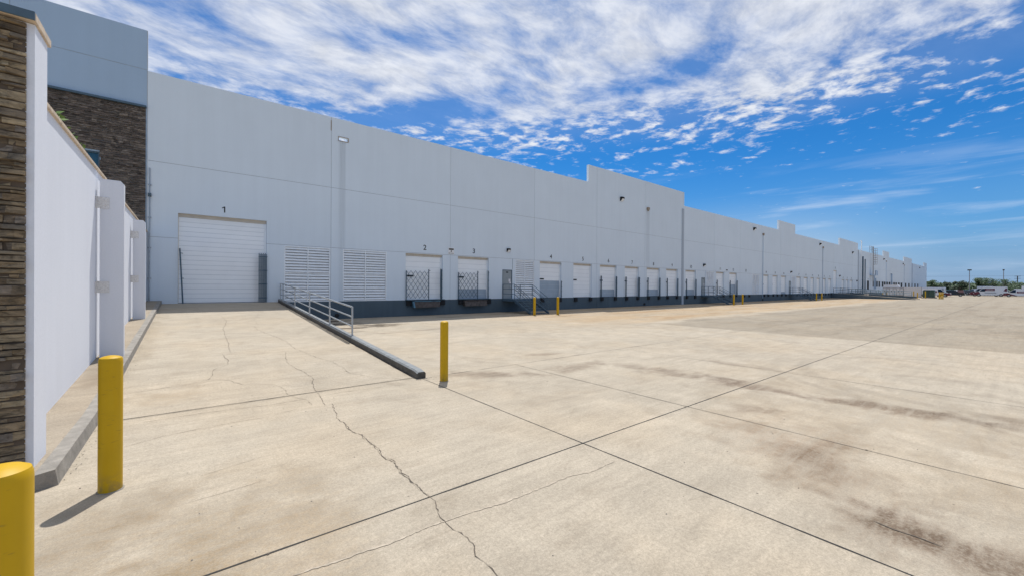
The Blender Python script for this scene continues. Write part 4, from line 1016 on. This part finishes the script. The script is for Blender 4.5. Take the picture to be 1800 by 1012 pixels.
def boxtruck(x, y, label, L=9., H=3.3, stripe=True):
    t = thing('box_truck', label, 'truck', (x, y, 0), R(90))
    b = MB(); b.box(-L/2, L/2-2.3, -1.25, 1.25, .95, H); b.build('cargo_box', M['vwhite'], t)
    b = MB(); b.prism([(L/2-2.2, .5), (L/2, .5), (L/2, 1.4), (L/2-.5, 1.55), (L/2-.9, 2.4), (L/2-2.2, 2.4)], -1.1, 1.1, 'y'); b.build('cab', M['vwhite'], t)
    for s in (-1, 1):
        b = MB(); b.box(-L/2+.5, L/2-3.4, s*1.256-.01, s*1.256+.01, 2.35, 2.6); b.build('blue_stripe', M['slate'], t)
        b = MB(); b.box(-L/2+.3, L/2-4.4, s*1.256-.01, s*1.256+.01, 1.9, 2.2); b.build('red_stripe', mat_red, t)
        b = MB(); b.box(L/2-1.5, L/2-.75, s*1.11-.005, s*1.11+.005, 1.5, 2.2); b.build('side_window', M['vglass'], t)
        for xx in (L/2-1.1, -L/2+1.6): wheel(t, xx, s*1.05, .48, .3)
    b = MB(); b.box(-L/2+.1, L/2-2.2, -.5, .5, .55, .94); b.build('chassis', M['dark'], t)
    return t
mat_red = mat('stripe_red', (.35, .03, .03), .4)
boxtruck(206, -2.9, 'white box truck with a red and blue stripe behind the vans at the right edge')
# white van and red nosed car behind the transformer
v = van(162, 15.9, 'white passenger van behind the green transformer', 7.0, 2.6)
for c in list(v.children):
    if c.name.startswith(('red', 'lettering', 'side_stripe')): bpy.data.objects.remove(c)
b = MB(); b.box(-3.2, .9, -1.07, -1.03, 1.55, 2.1); b.box(-3.2, .9, 1.03, 1.07, 1.55, 2.1); b.build('side_window', M['vglass'], v)
for c in v.children:
    if c.name.startswith('nose'): c.data = c.data.copy(); c.data.materials[0] = M['vwhite']
def car(x, y, rz, col, label, kind='car', cat='car'):
    t = thing('parked_car', label, cat, (x, y, 0), rz, 'cars parked in the far lot')
    L = 4.7; H = 1.5 if kind == 'car' else 1.85
    mt = cm[col]
    if kind == 'car': pr = [(-L/2, .35), (L/2-.1, .33), (L/2, .55), (L/2-.1, .8), (L/2-1.1, .95), (L/2-1.9, H-.06), (-.3, H), (-L/2+1.2, H-.08), (-L/2+.3, 1.05), (-L/2, .95)]
    elif kind == 'suv': pr = [(-L/2, .4), (L/2-.1, .38), (L/2, .6), (L/2-.1, .95), (L/2-1.1, 1.1), (L/2-1.8, H-.05), (-.2, H), (-L/2+.35, H-.05), (-L/2, 1.1)]
    else: pr = [(-L/2-.3, .5), (L/2, .48), (L/2+.1, .8), (L/2, 1.1), (L/2-1.1, 1.2), (L/2-1.7, H), (-.1, H), (-.5, 1.15), (-L/2-.3, 1.15)]
    body_from(pr, 1.85, .22, .95, H, mt, 'body', t)
    zb = .98 if kind == 'car' else 1.12
    for s in (-1, 1):
        b = MB(); pts = [(L/2-1.35, zb), (-L/2+.9 if kind != 'truck' else -.35, zb), (-L/2+1.25 if kind != 'truck' else -.1, H-.14), (L/2-2.0, H-.14)]
        yv = lambda z: 1.85/2-.22*(z-.95)/(H-.95)+.006
        b.face([(px, s*yv(pz), pz) for px, pz in (pts if s < 0 else pts[::-1])]); b.build('side_window', M['vglass'], t)
        for xx in (L/2-.85, -L/2+.85): wheel(t, xx, s*.83, .34, .2)
        b = MB(); b.box(L/2-.14, L/2+.0, s*.65-.14, s*.65+.14, .62, .76); b.build('headlight', M['white'], t)
    b = MB(); x0, z0, x1, z1 = L/2-1.12, zb, L/2-(1.86 if kind == 'car' else 1.76), H-.1
    b.face([(x0, -.82, z0), (x0, .82, z0), (x1, .7, z1), (x1, -.7, z1)]); o = b.build('windscreen', M['vglass'], t); o.location = (.015, 0, .015)
    return t
cm = {'white': mat('car_white', (.62, .64, .67), .25), 'silver': mat('car_silver', (.35, .37, .40), .3, .3), 'black': mat('car_black', (.015, .017, .02), .2), 'navy': mat('car_navy', (.02, .03, .06), .2),
      'maroon': mat('car_maroon', (.045, .01, .014), .25), 'red': mat('car_red', (.28, .02, .015), .25), 'grey': mat('car_grey', (.10, .11, .12), .25)}
v3 = van(158, 14.2, 'white van with a dark red nose showing behind the yellow bollard trio', 6.2, 2.3, low=True); v3.rotation_euler = (0, 0, R(-90))
car(176, 12.0, R(-85), 'black', 'black wagon beyond the van that stands behind the bollard trio', 'suv')
cols = [('navy', 'car'), ('black', 'suv'), ('maroon', 'car'), ('white', 'car'), ('grey', 'suv'), ('maroon', 'car'), ('black', 'truck'), ('silver', 'car'), ('white', 'suv'), ('grey', 'car')]
kinds = {'car': 'sedan', 'suv': 'wagon', 'truck': 'pickup'}
nth = ['first', 'second', 'third', 'fourth', 'fifth', 'sixth', 'seventh', 'eighth', 'ninth', 'tenth', 'eleventh', 'twelfth']
for i in range(7):
    c, k = [('navy', 'suv'), ('black', 'suv'), ('maroon', 'truck'), ('black', 'suv'), ('maroon', 'suv'), ('grey', 'suv'), ('navy', 'truck')][i]
    car(214+rv.uniform(-.4, .4), 17.4-2.35*i*1., R(180), c, '%s %s in the dark front row of the far lot, %s from the left' % (c, kinds[k], nth[i]), k)
for i in range(9):
    c, k = [('white', 'suv'), ('silver', 'suv'), ('black', 'suv'), ('white', 'truck'), ('black', 'suv'), ('white', 'suv'), ('silver', 'suv'), ('grey', 'truck'), ('white', 'suv')][i]
    car(228, 21.5-2.3*i, R(0 if i % 2 else 180), c, '%s %s in the second row of the far lot, %s from the left' % (c, kinds[k], nth[i]), k)
for i in range(9):
    c, k = [('silver', 'truck'), ('white', 'suv'), ('grey', 'suv'), ('white', 'suv'), ('maroon', 'suv'), ('silver', 'suv'), ('white', 'truck'), ('black', 'suv'), ('white', 'suv')][i]
    car(243, 23.2-2.55*i, R(0 if i % 2 else 180), c, '%s %s in the rearmost row under the trees, %s from the left' % (c, kinds[k], nth[i]), k)
boxtruck(250, 9.4, 'white box truck parked behind the rows of cars', 6.5, 3.4)
# low grassy kerb island in front of the lot
b = MB(); b.box(208, 212, -6, 22, 0, .14); tag(b.build('curb_island', M['curb']), kind='structure')

# ------------------------------------------------------------------ electrical yard
t = thing('switchgear', 'row of beige electrical switchgear cubicles with small dark handles near the far ramp', 'electrical cabinet', (132.5, 16.95, 0))
b = MB(); b.box(0, 2.0, .0, 3.7, .25, 2.45); b.build('enclosure', M['beige'], t)
b = MB(); b.prism([(.9, 2.46), (3.6, 2.46), (3.6, 2.85), (3.45, 3.05), (1.1, 3.05), (.9, 2.85)], .3, 1.9, 'x'); b.build('roof_hood', M['beige'], t)
for k in range(6):
    b = MB(); b.box(-.07, -.031, .07+k*.605, .07+k*.605+.51, .6, 2.2 if k % 2 else 2.1); d = b.build('cubicle_door', M['beige'], t)
    b = MB(); b.box(-.14, -.07, .24+k*.605, .37+k*.605, 1.35, 1.6); b.build('handle', M['dark'], d)
b = MB(); b.box(-.6, 2.4, -.2, 3.9, 0, .25); b.build('plinth', M['curb'], t)
b = MB(); b.box(-.03, -.001, .02, 3.68, .36, 2.3); b.build('door_frame', M['greyp'], t)
t = thing('panel_fence', 'pale corrugated panel enclosure between the switchgear and the green transformer', 'fence', (131.6, 13.9, 0))
b = MB()
for k in range(16): b.box(0+(k % 2)*.03, .08+(k % 2)*.03, k*.18, k*.18+.176, .05, 2.45)
b.build('panels', M['beige'], t)
for y in (-.08, 2.885):
    b = MB(); b.box(-.02, .12, y, y+.075, 0, 2.5); b.build('post', M['greyp'], t)
t = thing('transformer', 'dark green pad mounted transformer behind a yellow bollard', 'transformer', (131.0, 11.75, 0))
b = MB(); b.box(-.3, 2.6, -.2, 2.0, 0, .2); b.build('pad', M['curb'], t)
b = MB(); b.prism([(0, .2), (1.85, .2), (1.85, 1.7), (1.7, 1.87), (.15, 1.87), (0, 1.7)], .35, 2.2, 'x'); b.build('tank', M['green'], t)
for y in (.02, .94):
    b = MB(); b.box(.0, .34, y, y+.89, .2, 1.65); b.build('cabinet_door', M['green'], t)

# ------------------------------------------------------------------ litter on the slab
gr = MB(); rg = random.Random(9)
def crumb(x, y, z, s):
    p = [(x+rg.uniform(-s, s), y+rg.uniform(-s, s), z) for _ in range(3)]; q = (x, y, z+s*.8)
    gr.face(p); gr.face([p[0], p[1], q]); gr.face([p[1], p[2], q]); gr.face([p[2], p[0], q])
for _ in range(1100):
    x = rg.uniform(-.9, 16); y = rg.uniform(-1, 15)
    if x < 3.8 and y > 7.9: z = RAMP(x, y)+.004
    else: z = .001
    if 3.75 < x < 4.06 and y > 7.8: continue
    crumb(x, y, z, rg.choice((.004, .005, .007, .011)))
for _ in range(420):
    y = rg.uniform(5.9, 24); x = -.975+abs(rg.gauss(0, .05)); crumb(x, y, RAMP(x, y)+.004, rg.uniform(.004, .011))
for _ in range(160):
    y = rg.uniform(8, 13); x = 3.77-abs(rg.gauss(0, .05)); crumb(x, y, RAMP(x, y)+.004, rg.uniform(.006, .014))
for _ in range(60): crumb(3.9+rg.gauss(0, .12), 7.82+rg.gauss(0, .05), .002, rg.uniform(.006, .016))
tag(gr.build('grit', M['curb']), 'scattered grit and crumbs lying on the concrete', 'grit', kind='stuff')
